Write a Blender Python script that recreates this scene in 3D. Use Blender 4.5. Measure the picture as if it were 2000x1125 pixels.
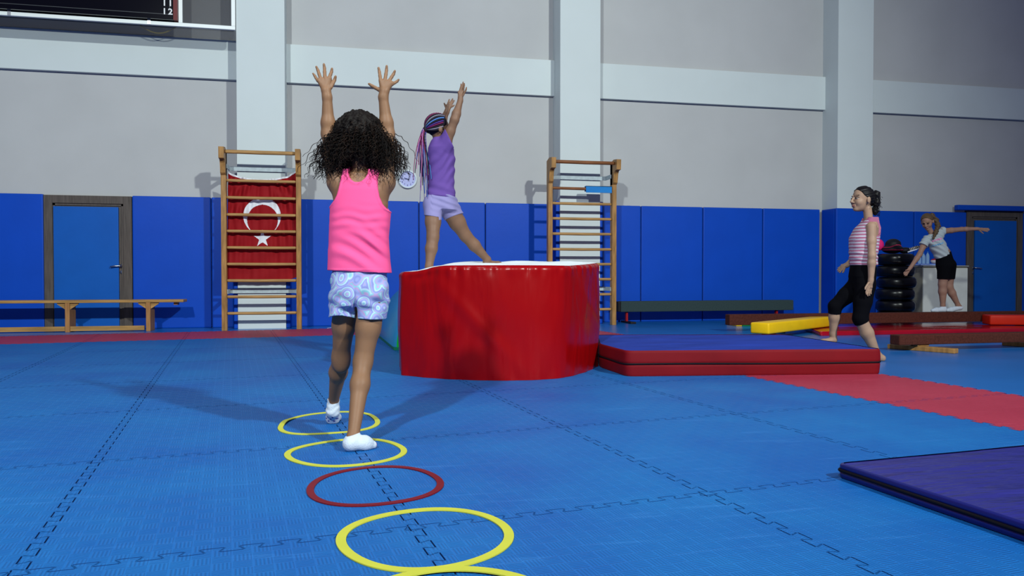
import bpy, bmesh, math, random
import numpy as np
from mathutils import Vector, Matrix

for o in list(bpy.data.objects): bpy.data.objects.remove(o)
SC = bpy.context.scene
COL = SC.collection
random.seed(7)
RNG = np.random.RandomState(11)

# ------------------------------------------------------------------ camera
FPX = 1500.0            # focal length in pixels of a 2000 px wide frame
H = 0.78                # camera height
YAW = math.radians(12.27)
PITCH = math.atan((562.5 - 535.0) / FPX)
cam_d = bpy.data.cameras.new('camera')
cam_d.sensor_width = 36.0
cam_d.lens = FPX / 2000.0 * 36.0
cam_d.clip_start = 0.05
cam = bpy.data.objects.new('camera', cam_d)
COL.objects.link(cam)
cam.location = (0, 0, H)
cam.rotation_euler = (math.pi / 2 - PITCH, 0, -YAW)
SC.camera = cam

# ------------------------------------------------------------------ light
W = bpy.data.worlds.new('world'); SC.world = W
W.use_nodes = True
bg = W.node_tree.nodes['Background']
bg.inputs[0].default_value = (0.36, 0.38, 0.72, 1)
bg.inputs[1].default_value = 0.26

def flood(name, loc, target, power, size, color, spot=None):
    d = bpy.data.lights.new(name, 'SPOT')
    d.energy = power; d.shadow_soft_size = size; d.color = color
    d.spot_size = math.radians(spot or 80); d.spot_blend = 1.0
    o = bpy.data.objects.new(name, d); COL.objects.link(o)
    o.location = loc
    v = Vector(target) - Vector(loc)
    o.rotation_euler = v.to_track_quat('-Z', 'Y').to_euler()
    return o
flood('floodlight_right', (5.9, -4.4, 7.5), (0.0, 9.4, 1.6), 7600, 0.22, (0.92, 1.0, 0.95), 96)
flood('floodlight_left', (-3.6, -4.6, 7.5), (-0.4, 9.0, 1.6), 6000, 0.22, (0.90, 0.99, 0.98), 92)
flood('floodlight_middle', (-1.5, 3.5, 8.6), (-1.2, 5.6, 0), 600, 0.5, (0.85, 0.97, 1.0), 95)

vs = SC.view_settings
vs.view_transform = 'Standard'; vs.look = 'None'; vs.gamma = 1.0
vs.use_curve_mapping = False
vs.exposure = -0.20

# ------------------------------------------------------------------ frames of reference
CY, SY = math.cos(YAW), math.sin(YAW)
CP, SP = math.cos(PITCH), math.sin(PITCH)
def ray(u, v):
    x = (u - 1000) / FPX; y = (562.5 - v) / FPX
    return x, CP + y * SP, -SP + y * CP          # lateral, forward, up
def L2W(l, d, z): return (l * CY + d * SY, -l * SY + d * CY, z)
def LF(u, v, z=0.0):                              # lateral/forward of a point at height z
    a, b, c = ray(u, v); t = (z - H) / c
    return a * t, b * t
def FL(u, v, z=0.0):
    l, d = LF(u, v, z); return L2W(l, d, z)
def LD(u, v, dep):                                # local (lateral, depth, z)
    a, b, c = ray(u, v); t = dep / b
    return (a * t, dep, H + c * t)
def WD(u, v, dep): return L2W(*LD(u, v, dep))
def WY(u, v, Y):                                  # point on the plane Y = const
    a, b, c = ray(u, v)
    x, y, z = L2W(a, b, c); t = Y / y
    return (x * t, Y, H + z * t)
MT = 0.012                                        # top of the puzzle mats

# ------------------------------------------------------------------ materials
MATS = {}
def mat(name, col, rough=0.6, metal=0.0, noise=0.0, nscale=8.0, bump=0.0, bscale=60.0, spec=None, coat=0.0, alpha=None, emit=None, trans=0.0, bdist=0.01, stretch=None):
    if name in MATS: return MATS[name]
    m = bpy.data.materials.new(name); m.use_nodes = True
    nt = m.node_tree; b = nt.nodes['Principled BSDF']
    b.inputs['Base Color'].default_value = (*col, 1)
    b.inputs['Roughness'].default_value = rough
    b.inputs['Metallic'].default_value = metal
    if spec is None: spec = 0.18
    if spec is not None: b.inputs['Specular IOR Level'].default_value = spec
    if coat: b.inputs['Coat Weight'].default_value = coat
    if trans: b.inputs['Transmission Weight'].default_value = trans
    if alpha is not None: b.inputs['Alpha'].default_value = alpha
    if emit: b.inputs['Emission Color'].default_value = (*emit[:3], 1); b.inputs['Emission Strength'].default_value = emit[3]
    if noise or bump:
        tc = nt.nodes.new('ShaderNodeTexCoord')
        src = tc.outputs['Object']
        if stretch:
            mp = nt.nodes.new('ShaderNodeMapping'); mp.inputs['Scale'].default_value = stretch
            nt.links.new(src, mp.inputs[0]); src = mp.outputs[0]
        if noise:
            n = nt.nodes.new('ShaderNodeTexNoise'); n.inputs['Scale'].default_value = nscale; n.inputs['Detail'].default_value = 5
            nt.links.new(src, n.inputs['Vector'])
            r = nt.nodes.new('ShaderNodeMapRange'); r.inputs['From Min'].default_value = 0.3; r.inputs['From Max'].default_value = 0.7
            r.inputs['To Min'].default_value = 1 - noise; r.inputs['To Max'].default_value = 1 + noise
            nt.links.new(n.outputs['Fac'], r.inputs['Value'])
            mx = nt.nodes.new('ShaderNodeVectorMath'); mx.operation = 'SCALE'
            mx.inputs[0].default_value = col
            nt.links.new(r.outputs[0], mx.inputs['Scale']); nt.links.new(mx.outputs[0], b.inputs['Base Color'])
        if bump:
            n = nt.nodes.new('ShaderNodeTexNoise'); n.inputs['Scale'].default_value = bscale; n.inputs['Detail'].default_value = 3
            nt.links.new(src, n.inputs['Vector'])
            bp = nt.nodes.new('ShaderNodeBump'); bp.inputs['Strength'].default_value = bump; bp.inputs['Distance'].default_value = bdist
            nt.links.new(n.outputs['Fac'], bp.inputs['Height']); nt.links.new(bp.outputs[0], b.inputs['Normal'])
    MATS[name] = m
    return m

class NG:                                        # tiny node-graph helper
    def __init__(s, m): s.m = m; s.nt = m.node_tree; s.b = s.nt.nodes['Principled BSDF']
    def n(s, t, **k):
        x = s.nt.nodes.new(t)
        for a, v in k.items(): setattr(x, a, v)
        return x
    def l(s, a, b): s.nt.links.new(a, b)
    def math(s, op, a, b=None, c=None):
        x = s.n('ShaderNodeMath', operation=op)
        for i, q in enumerate((a, b, c)):
            if q is None: continue
            if isinstance(q, (int, float)): x.inputs[i].default_value = q
            else: s.l(q, x.inputs[i])
        return x.outputs[0]
    def mix(s, f, a, b):
        x = s.n('ShaderNodeMix', data_type='RGBA')
        for q, i in ((f, 0), (a, 6), (b, 7)):
            if isinstance(q, (int, float)): x.inputs[i].default_value = q
            elif isinstance(q, tuple): x.inputs[i].default_value = (*q, 1)
            else: s.l(q, x.inputs[i])
        return x.outputs[2]

# ------------------------------------------------------------------ object helpers
WLOC = {}
def wl(o): return WLOC.get(o.name, Vector((0, 0, 0)))
def tag(o, label=None, cat=None, group=None, kind=None):
    if label: o['label'] = label
    if cat: o['category'] = cat
    if group: o['group'] = group
    if kind: o['kind'] = kind
    return o
def thing(name, label, cat, loc, group=None):
    o = bpy.data.objects.new(name, None); COL.objects.link(o)
    o.empty_display_size = 0.1
    o.location = loc; WLOC[o.name] = Vector(loc)
    return tag(o, label, cat, group)
def mesh_obj(name, verts, faces, mats, parent=None, midx=None, smooth=False, origin=None):
    verts = np.asarray(verts, dtype=float).reshape(-1, 3)
    if parent is not None: org = wl(parent)
    elif origin is not None: org = Vector(origin)
    else:
        mn = verts.min(0); mxx = verts.max(0)
        org = Vector(((mn[0] + mxx[0]) / 2, (mn[1] + mxx[1]) / 2, mn[2]))
    v = verts - np.array(org)
    me = bpy.data.meshes.new(name)
    if isinstance(faces, np.ndarray):
        nf, k = faces.shape
        me.vertices.add(len(v)); me.vertices.foreach_set('co', v.astype(np.float32).ravel())
        me.loops.add(nf * k); me.loops.foreach_set('vertex_index', faces.astype(np.int32).ravel())
        me.polygons.add(nf); me.polygons.foreach_set('loop_start', np.arange(0, nf * k, k, dtype=np.int32))
        me.update(calc_edges=True)
    else:
        me.from_pydata(v.tolist(), [], faces)
    if not isinstance(mats, (list, tuple)): mats = [mats]
    for m in mats: me.materials.append(m)
    if midx is not None: me.polygons.foreach_set('material_index', np.asarray(midx, dtype=np.int32))
    if smooth: me.polygons.foreach_set('use_smooth', np.ones(len(me.polygons), dtype=bool))
    me.update()
    o = bpy.data.objects.new(name, me); COL.objects.link(o)
    if parent is not None: o.parent = parent; WLOC[o.name] = org
    else: o.location = org; WLOC[o.name] = org
    return o

class MB:
    def __init__(s): s.v = []; s.f = []; s.mi = []; s.m = 0
    def add(s, vs, fs):
        k = len(s.v); s.v += [tuple(p) for p in vs]; s.f += [tuple(i + k for i in q) for q in fs]; s.mi += [s.m] * len(fs); return s
    def box(s, x0, x1, y0, y1, z0, z1, M=None, bev=0.0):
        bm = bmesh.new()
        bmesh.ops.create_cube(bm, size=1)
        for v in bm.verts:
            v.co = Vector(((x0 + x1) / 2 + v.co.x * (x1 - x0), (y0 + y1) / 2 + v.co.y * (y1 - y0), (z0 + z1) / 2 + v.co.z * (z1 - z0)))
        if bev: bmesh.ops.bevel(bm, geom=bm.edges[:] , offset=bev, segments=2, affect='EDGES', profile=0.6)
        if M is not None: bm.transform(M)
        bm.verts.index_update()
        s.add([v.co.copy() for v in bm.verts], [[v.index for v in f.verts] for f in bm.faces]); bm.free(); return s
    def tube(s, pts, r, n=10, cap=True, flat=1.0):
        pts = [Vector(p) for p in pts]; rs = r if hasattr(r, '__len__') else [r] * len(pts)
        t0 = (pts[1] - pts[0]).normalized()
        up = Vector((0, 0, 1)) if abs(t0.z) < 0.9 else Vector((1, 0, 0))
        vs = []; 
        a = t0.cross(up).normalized()
        for i, p in enumerate(pts):
            t = (pts[min(i + 1, len(pts) - 1)] - pts[max(i - 1, 0)])
            t = t.normalized() if t.length > 1e-9 else t0
            a = (a - t * a.dot(t)).normalized(); b = t.cross(a)
            for k in range(n):
                w = 2 * math.pi * k / n
                vs.append(p + a * math.cos(w) * rs[i] + b * math.sin(w) * rs[i] * flat)
        fs = []
        for i in range(len(pts) - 1):
            for k in range(n):
                k2 = (k + 1) % n
                fs.append((i * n + k, i * n + k2, (i + 1) * n + k2, (i + 1) * n + k))
        if cap: fs.append(tuple(range(n))[::-1]); fs.append(tuple((len(pts) - 1) * n + k for k in range(n)))
        return s.add(vs, fs)
    def cyl(s, a, b, r, n=24): return s.tube([a, b], r, n)
    def lathe(s, c, prof, n=24):                 # prof: (r, z) pairs, axis z
        vs = []; fs = []
        for (r, z) in prof:
            for k in range(n):
                w = 2 * math.pi * k / n; vs.append((c[0] + r * math.cos(w), c[1] + r * math.sin(w), c[2] + z))
        for i in range(len(prof) - 1):
            for k in range(n):
                k2 = (k + 1) % n; fs.append((i * n + k, i * n + k2, (i + 1) * n + k2, (i + 1) * n + k))
        fs.append(tuple(range(n))[::-1]); fs.append(tuple((len(prof) - 1) * n + k for k in range(n)))
        return s.add(vs, fs)
    def prism(s, poly, z0, z1):                  # poly: (x, y) ccw
        n = len(poly)
        vs = [(x, y, z0) for x, y in poly] + [(x, y, z1) for x, y in poly]
        fs = [tuple(range(n))[::-1], tuple(range(n, 2 * n))] + [(i, (i + 1) % n, n + (i + 1) % n, n + i) for i in range(n)]
        return s.add(vs, fs)
    def build(s, name, m, parent=None, smooth=False, origin=None):
        return mesh_obj(name, s.v, s.f, m, parent, s.mi if isinstance(m, (list, tuple)) else None, smooth, origin)

def text_mesh(name, body, size, m, parent, xf, bold=0.0):
    c = bpy.data.curves.new(name + '_curve', 'FONT'); c.body = body; c.size = size; c.align_x = 'CENTER'; c.align_y = 'CENTER'; c.extrude = 0.001; c.offset = 0.06 * size * bold
    t = bpy.data.objects.new('tmp_text', c); COL.objects.link(t)
    dg = bpy.context.evaluated_depsgraph_get(); dg.update()
    me = bpy.data.meshes.new_from_object(t.evaluated_get(dg))
    vs = [xf(v.co.x, v.co.y, v.co.z) for v in me.vertices]; fs = [tuple(p.vertices) for p in me.polygons]
    bpy.data.objects.remove(t); bpy.data.meshes.remove(me)
    return mesh_obj(name, vs, fs, m, parent)

# ------------------------------------------------------------------ smooth implicit surfaces (bodies, clothes)
class SDF:
    """Shapes in the local frame (lateral, depth, z), blended with a smooth union."""
    def __init__(s): s.p = []
    def cap(s, a, b, ra, rb=None, k=0.02, tag=''):
        s.p.append(('c', np.array(a, float), np.array(b, float), ra, ra if rb is None else rb, k, tag)); return s
    def ell(s, c, r, k=0.03, rot=None, tag=''):
        s.p.append(('e', np.array(c, float), np.array(r, float), rot, None, k, tag)); return s
    def loft(s, levels, k=0.02, tag='', e=2.3):   # levels: (centre, rx, ry)
        lv = sorted([(c[2], c[0], c[1], rx, ry) for c, rx, ry in levels])
        s.p.append(('l', np.array(lv, float), e, None, None, k, tag)); return s
    def bounds(s, pad):
        lo = np.full(3, 1e9); hi = -lo
        for q in s.p:
            if q[0] == 'c':
                r = max(q[3], q[4]); a = np.minimum(q[1], q[2]) - r; b = np.maximum(q[1], q[2]) + r
            elif q[0] == 'e': r = q[2].max(); a = q[1] - r; b = q[1] + r
            else:
                L = q[1]; a = np.array([(L[:, 1] - L[:, 3]).min(), (L[:, 2] - L[:, 4]).min(), L[0, 0]]); b = np.array([(L[:, 1] + L[:, 3]).max(), (L[:, 2] + L[:, 4]).max(), L[-1, 0]])
            lo = np.minimum(lo, a); hi = np.maximum(hi, b)
        return lo - pad, hi + pad
    def field(s, lo, shape, h, inflate=0.0):
        D = np.full(shape, 0.08, np.float32)
        ax = [(lo[i] + h * np.arange(shape[i])).astype(np.float32) for i in range(3)]
        for q in s.p:
            k = q[5]; pad = inflate + k + 4 * h
            if q[0] == 'c':
                r = max(q[3], q[4]); a = np.minimum(q[1], q[2]) - r - pad; b = np.maximum(q[1], q[2]) + r + pad
            elif q[0] == 'e': r = q[2].max(); a = q[1] - r - pad; b = q[1] + r + pad
            else:
                L = q[1]; a = np.array([(L[:, 1] - L[:, 3]).min(), (L[:, 2] - L[:, 4]).min(), L[0, 0]]) - pad; b = np.array([(L[:, 1] + L[:, 3]).max(), (L[:, 2] + L[:, 4]).max(), L[-1, 0]]) + pad
            i0 = np.maximum(0, np.floor((a - lo) / h).astype(int)); i1 = np.minimum(shape, np.ceil((b - lo) / h).astype(int) + 1)
            if (i1 <= i0).any(): continue
            X = ax[0][i0[0]:i1[0], None, None]; Y = ax[1][None, i0[1]:i1[1], None]; Z = ax[2][None, None, i0[2]:i1[2]]
            if q[0] == 'c':
                A, B = q[1], q[2]; d = B - A; n2 = max(d @ d, 1e-12)
                t = np.clip(((X - A[0]) * d[0] + (Y - A[1]) * d[1] + (Z - A[2]) * d[2]) / n2, 0, 1)
                dist = np.sqrt((X - A[0] - t * d[0])**2 + (Y - A[1] - t * d[1])**2 + (Z - A[2] - t * d[2])**2) - (q[3] + (q[4] - q[3]) * t)
            elif q[0] == 'e':
                c, r = q[1], q[2]; x, y, z = X - c[0], Y - c[1], Z - c[2]
                if q[3] is not None:
                    R = q[3]; x, y, z = R[0][0] * x + R[0][1] * y + R[0][2] * z, R[1][0] * x + R[1][1] * y + R[1][2] * z, R[2][0] * x + R[2][1] * y + R[2][2] * z
                k0 = np.sqrt((x / r[0])**2 + (y / r[1])**2 + (z / r[2])**2); k1 = np.sqrt((x / r[0]**2)**2 + (y / r[1]**2)**2 + (z / r[2]**2)**2) + 1e-9
                dist = k0 * (k0 - 1) / k1
            else:
                L = q[1]; zz = ax[2][i0[2]:i1[2]]
                cx, cy, rx, ry = (np.interp(zz, L[:, 0], L[:, j])[None, None, :] for j in (1, 2, 3, 4))
                e = q[2]
                rho = (np.abs((X - cx) / rx)**e + np.abs((Y - cy) / ry)**e)**(1 / e)
                dist = (rho - 1) * np.minimum(rx, ry)
                dist = np.maximum(dist, np.maximum(Z - L[-1, 0], L[0, 0] - Z))
            dist = (dist - inflate).astype(np.float32)
            S = D[i0[0]:i1[0], i0[1]:i1[1], i0[2]:i1[2]]
            hh = np.maximum(k - np.abs(S - dist), 0) / max(k, 1e-6)
            D[i0[0]:i1[0], i0[1]:i1[1], i0[2]:i1[2]] = np.minimum(S, dist) - hh * hh * k * 0.25
        return D, ax

def surface_nets(D, lo, h, relax=1):
    s = D < 0
    nx, ny, nz = D.shape
    c = sum(s[i:nx - 1 + i, j:ny - 1 + j, k:nz - 1 + k].astype(np.uint8) for i in (0, 1) for j in (0, 1) for k in (0, 1))
    act = np.argwhere((c > 0) & (c < 8))
    idx = -np.ones((nx - 1, ny - 1, nz - 1), np.int64)
    idx[act[:, 0], act[:, 1], act[:, 2]] = np.arange(len(act))
    pos = np.zeros((len(act), 3)); cnt = np.zeros(len(act))
    cor = [(i, j, k) for i in (0, 1) for j in (0, 1) for k in (0, 1)]
    val = {q: D[act[:, 0] + q[0], act[:, 1] + q[1], act[:, 2] + q[2]].astype(float) for q in cor}
    for a in cor:
        for axn in range(3):
            if a[axn]: continue
            b = list(a); b[axn] = 1; b = tuple(b)
            va, vb = val[a], val[b]; m = (va < 0) != (vb < 0)
            t = np.where(m, va / np.where(m, va - vb, 1), 0)
            for d in range(3): pos[:, d] += np.where(m, a[d] + (t if d == axn else 0), 0)
            cnt += m
    pos = pos / cnt[:, None] + act
    F = []
    for axn in range(3):
        sl0 = [slice(None)] * 3; sl1 = [slice(None)] * 3
        sl0[axn] = slice(0, -1); sl1[axn] = slice(1, None)
        a, b = s[tuple(sl0)], s[tuple(sl1)]
        o1, o2 = [(1, 2), (2, 0), (0, 1)][axn]
        for flip in (0, 1):
            E = np.argwhere((a & ~b) if flip == 0 else (~a & b))
            E = E[(E[:, o1] > 0) & (E[:, o2] > 0) & (E[:, o1] < D.shape[o1] - 1) & (E[:, o2] < D.shape[o2] - 1)]
            if not len(E): continue
            def g(d1, d2):
                q = E.copy(); q[:, o1] += d1; q[:, o2] += d2; return idx[q[:, 0], q[:, 1], q[:, 2]]
            Q = np.stack([g(-1, -1), g(0, -1), g(0, 0), g(-1, 0)], 1)
            F.append(Q if flip == 0 else Q[:, ::-1])
    F = np.concatenate(F); F = F[(F >= 0).all(1)]
    for _ in range(relax):
        acc = np.zeros_like(pos); n = np.zeros(len(pos))
        for i in range(4):
            a = F[:, i]; b = F[:, (i + 1) % 4]
            for d in range(3):
                acc[:, d] += np.bincount(a, pos[b, d], len(pos)) + np.bincount(b, pos[a, d], len(pos))
            n += np.bincount(a, minlength=len(pos)) + np.bincount(b, minlength=len(pos))
        pos = pos * 0.5 + 0.5 * acc / n[:, None]
    return pos * h + lo, F

def bake(name, sdf, h, mats, parent, inflate=0.0, mod=None, relax=2, pad=0.03, paint=None):
    lo, hi = sdf.bounds(inflate + pad)
    shape = np.ceil((hi - lo) / h).astype(int) + 1
    D, ax = sdf.field(lo, shape, h, inflate)
    if mod is not None:
        D = mod(D, ax[0][:, None, None], ax[1][None, :, None], ax[2][None, None, :])
    D = np.asarray(D, np.float32)
    D[0] = D[-1] = 1; D[:, 0] = D[:, -1] = 1; D[:, :, 0] = D[:, :, -1] = 1
    P, F = surface_nets(D, lo, h, relax)
    Wd = np.stack([P[:, 0] * CY + P[:, 1] * SY, -P[:, 0] * SY + P[:, 1] * CY, P[:, 2]], 1)
    mi = None
    if paint is not None: mi = paint(P[F].mean(1))
    return mesh_obj(name, Wd, F, mats, parent, mi, True)
# ================================================================== THE HALL
YW = 11.87                                        # wall face
YPAD = 11.81                                      # face of the wall pads
YP = 11.45                                        # face of the pillars
m_wall = mat('painted_plaster_grey', (0.44, 0.445, 0.45), 0.85, noise=0.04, nscale=1.2, bump=0.05, bscale=90)
m_white = mat('painted_plaster_white', (0.56, 0.615, 0.62), 0.8, noise=0.03, nscale=1.0, bump=0.04, bscale=60)
m_pad = mat('blue_vinyl_pad', (0.002, 0.058, 0.44), 0.42, noise=0.05, nscale=2.0, bump=0.05, bscale=25, spec=0.16)
m_pad2 = mat('lighter_blue_vinyl_pad', (0.003, 0.088, 0.40), 0.45, noise=0.05, nscale=3.0, bump=0.05, bscale=20, spec=0.16)
m_floor = mat('blue_sports_vinyl', (0.008, 0.125, 0.42), 0.30, noise=0.10, nscale=1.5, spec=0.35)

MB().box(-14, 24, -8, YW + 0.3, -0.1, 0).build('floor', m_floor).__setitem__('kind', 'structure')
MB().box(-14, 24, YW, YW + 0.3, 0, 9).build('wall_back', m_wall).__setitem__('kind', 'structure')

PIL = []
for i, (u0, u1) in enumerate(((463.5, 557.5), (1094, 1172), (1635, 1703.5))):
    x0 = WY(u0, 400, YP)[0]; x1 = WY(u1, 400, YP)[0]; PIL.append((x0, x1))
    o = MB().box(x0, x1, YP, YW, 0, 9).build('trim_%d' % (i + 1), m_white); o['kind'] = 'structure'
zb0 = WY(300, 147.5, YW - 0.075)[2]; zb1 = WY(300, 70, YW - 0.075)[2]
xs = [-14, PIL[0][0], PIL[0][1], PIL[1][0], PIL[1][1], PIL[2][0], PIL[2][1], 24]
for i in range(4):
    o = MB().box(xs[2 * i], xs[2 * i + 1], YW - 0.075, YW, zb0, zb1).build('trim_%d' % (i + 4), m_white); o['kind'] = 'structure'

# ------------------------------------------------------------------ wall pads
ZPAD = WY(300, 383, YPAD)[2]
def wall_pad(x0, x1, y0, y1, z0, z1, label, m=None, name='wall_pad', group='blue wall pads'):
    t = thing(name, label, 'wall pad', ((x0 + x1) / 2, (y0 + y1) / 2, z0), group)
    MB().box(x0, x1, y0, y1, z0, z1, bev=0.016).build('vinyl_cover', m or m_pad, t, smooth=False)
    return t
pads = [(-330, -125, 'blue wall pad just beyond the left end of the picture'), (-120, 84, 'blue wall pad left of the left door'),
        (258, 411.5, 'blue wall pad right of the left door, behind the wooden bench end'),
        (412.5, 455, 'narrow blue wall pad left of the flagged wall bars'),
        (565, 699, 'blue wall pad just right of the flagged wall bars'), (701, 817.5, 'blue wall pad below the wall clock'),
        (819, 947.5, 'blue wall pad behind the legs of the child on the red block'), (949, 1075, 'blue wall pad left of the wall bars without a flag'),
        (1180, 1251.5, 'narrow blue wall pad right of the wall bars without a flag'), (1253, 1372.5, 'blue wall pad behind the left half of the grey beam'),
        (1374, 1489.5, 'blue wall pad behind the right half of the grey beam'), (1491, 1601.5, 'blue wall pad just left of the rightmost pillar'),
        (1712, 1785, 'blue wall pad behind the tyre stack'), (1786.5, 1888, 'blue wall pad behind the pale cabinet'), (1999, 2120, 'blue wall pad right of the right door')]
for u0, u1, lb in pads:
    wall_pad(WY(u0, 400, YPAD)[0], WY(u1, 400, YPAD)[0], YPAD, YW, 0.0, ZPAD, lb)
for i, nm in ((0, 'pillar behind the flag'), (1, 'pillar behind the bare wall bars')):
    x0, x1 = PIL[i]
    for sd, a, b in (('left', x0 - 0.062, x0 - 0.002), ('right', x1 + 0.002, x1 + 0.062)):
        wall_pad(a, b, YP + 0.02, YPAD - 0.002, 0.0, ZPAD + 0.02, 'thin blue pad on the %s side of the %s' % (sd, nm), group='blue pillar pads')
x0, x1 = PIL[2]
wall_pad(x0 - 0.052, x1 + 0.052, YP - 0.055, YP - 0.003, 0.0, ZPAD - 0.01, 'blue pad on the front of the rightmost pillar', group='blue pillar pads')
wall_pad(x0 - 0.052, x0 - 0.003, YP, YPAD - 0.003, 0.0, ZPAD - 0.01, 'blue pad on the left side of the rightmost pillar', group='blue pillar pads')
a = WY(1863, 405, YPAD)[0]; b = WY(2120, 405, YPAD)[0]
o = wall_pad(a, b, YPAD - 0.10, YPAD - 0.005, WY(1930, 411, YPAD - .1)[2], WY(1930, 401, YPAD - .1)[2], 'long low blue pad fixed above the right door', group=None)

# ------------------------------------------------------------------ doors
m_door = mat('grey_brown_laminate', (0.085, 0.070, 0.062), 0.6, noise=0.25, nscale=6, stretch=(12, 12, 0.7))
m_door_dark = mat('door_shadow_gap', (0.006, 0.005, 0.006), 0.8)
m_metal = mat('brushed_steel', (0.55, 0.56, 0.58), 0.3, metal=1.0)
def door(n, u0, u1, top, pu0, pu1, ptop, hu, hv, hdir, label):
    X0 = WY(u0, 400, YPAD)[0]; X1 = WY(u1, 400, YPAD)[0]; Z = WY((u0 + u1) / 2, top, YPAD)[2]
    yf = YPAD - 0.005
    t = thing('door_%d' % n, label, 'door', ((X0 + X1) / 2, YW, 0)); t['kind'] = 'structure'
    fw = 0.11
    f = MB()
    f.box(X0, X0 + fw, yf, YW, 0, Z, bev=0.004).box(X1 - fw, X1, yf, YW, 0, Z, bev=0.004).box(X0 + fw, X1 - fw, yf, YW, Z - fw, Z, bev=0.004)
    f.box(X0 + fw, X0 + fw + .03, yf + .02, YW, 0, Z - fw).box(X1 - fw - .03, X1 - fw, yf + .02, YW, 0, Z - fw).box(X0 + fw, X1 - fw, yf + .02, YW, Z - fw - .03, Z - fw)
    f.build('door_frame', m_door, t)
    lf = MB().box(X0 + fw + .036, X1 - fw - .036, yf + 0.035, YW - 0.004, 0.008, Z - fw - .036).build('door_leaf', m_door, t)
    a = WY(pu0, 400, yf)[0]; b = WY(pu1, 400, yf)[0]
    MB().box(a, b, yf - 0.002, yf + 0.034, 0.03, WY((pu0 + pu1) / 2, ptop, yf)[2], bev=0.008).build('door_pad', m_pad2, lf)
    hx, _, hz = WY(hu, hv, yf)
    hd = MB(); hd.cyl((hx, yf + .034, hz), (hx, yf + .022, hz), 0.026).tube([(hx, yf + .03, hz), (hx, yf - .03, hz), (hx + hdir * .02, yf - .04, hz - .002), (hx + hdir * .075, yf - .042, hz - .004), (hx + hdir * .135, yf - .04, hz - .016)], 0.010, 10)
    hd.build('door_handle', m_metal, lf, True)
    k = MB(); k.cyl((hx, yf + .034, hz - .09), (hx, yf + .022, hz - .09), 0.026); k.build('keyhole_plate', mat('steel_dull', (0.16, 0.2, 0.3), 0.4, metal=.7), lf, True)
    return t
door(1, 85, 257, 382, 103.5, 231, 403.5, 237, 519, -1, 'brown framed door with a blue pad behind the wooden bench')
door(2, 1889, 1998, 412, 1905.5, 1986, 431, 1902, 523, 1, 'brown framed door with a blue pad at the right end')

# ------------------------------------------------------------------ wall bars
m_wood = mat('varnished_beech', (0.33, 0.17, 0.055), 0.42, noise=0.3, nscale=5, stretch=(6, 6, 1.0), bump=0.05, bscale=30)
m_wood2 = mat('varnished_beech_rung', (0.37, 0.205, 0.075), 0.42, noise=0.28, nscale=5, stretch=(0.8, 8, 8))
m_wooddk = mat('dark_varnished_rung', (0.20, 0.075, 0.028), 0.42, noise=0.2, nscale=5)
m_galv = mat('galvanised_bar', (0.40, 0.47, 0.50), 0.5, noise=0.12, nscale=20)
def wall_bars(uL, uR, ztop, rung_v, bars_v, label, dark, uref):
    yb = 11.16                                    # centre of the uprights
    XL = WY(uL, 400, yb)[0]; XR = WY(uR, 400, yb)[0]
    t = thing('wall_bars', label, 'wall bars', ((XL + XR) / 2, yb, 0), 'wooden wall bars')
    zt = WY(uref, ztop, yb - .18)[2]
    for sx in (XL, XR):
        w = 0.034
        u = MB(); u.box(sx - w, sx + w, yb - 0.05, yb + 0.05, 0, zt - 0.02, bev=0.004)
        u.build('upright', m_wood, t)
        prof = [(yb - 0.05, zt - 0.36), (yb - 0.09, zt - 0.33), (yb - 0.12, zt - 0.20), (yb - 0.155, zt - 0.16), (yb - 0.235, zt - 0.15), (yb - 0.245, zt + 0.0), (yb - 0.10, zt + 0.015), (yb + 0.05, zt - 0.02), (yb + 0.05, zt - 0.36)]
        n = len(prof); vs = [(sx - w, y, z) for y, z in prof] + [(sx + w, y, z) for y, z in prof]
        fs = [tuple(range(n)), tuple(range(n, 2 * n))[::-1]] + [(i, i + n, (i + 1) % n + n, (i + 1) % n) for i in range(n)]
        b = MB(); b.add([(p[0] * 1.0 , p[1] - 0.0005, p[2]) for p in vs], fs); b.build('bracket', m_wood, t)
    for i, v in enumerate(rung_v):
        y = yb - 0.13 if i == 0 else yb - 0.005
        z = WY(uref, v, y)[2]
        r = 0.026 if i == 0 else 0.021
        pts = [(XL + 0.03, y, z), (XL + 0.06, y, z), ((XL + XR) / 2, y, z - .002), (XR - 0.06, y, z), (XR - 0.03, y, z)]
        MB().tube(pts, [r * .8, r, r * 1.06, r, r * .8], 14).build('rung', m_wooddk if (dark and i in dark) else m_wood2, t, True)
    for v in bars_v:
        y = YP - 0.03; z = WY(uref, v, y)[2]
        x0 = XL + 0.03; x1 = XR - 0.03
        m = MB().box(x0 + .01, x1 - .01, y - .006, y + .006, z - 0.03, z + 0.03)
        for sx, s in ((x0, 1), (x1, -1)):
            m.box(min(sx, sx + s * .014), max(sx, sx + s * .014), yb + 0.0, y + .006, z - 0.03, z + 0.03)
        m.build('fixing_bar', m_galv, t)
    return t, XL, XR, yb
WB1 = wall_bars(437.5, 583.5, 290, [298, 354, 387, 420, 452, 484, 516, 548, 579.5, 611.5], [331, 568.5], 'wooden wall bars with a red flag hung behind the rungs', (), 511)
WB2 = wall_bars(1073.5, 1198, 310, [317, 368.5, 398, 427.5, 457, 487, 516, 545.5, 575, 604.5], [347.5, 564], 'wooden wall bars with a small blue foam sleeve, behind the red block', (0, 1), 1136)

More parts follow.
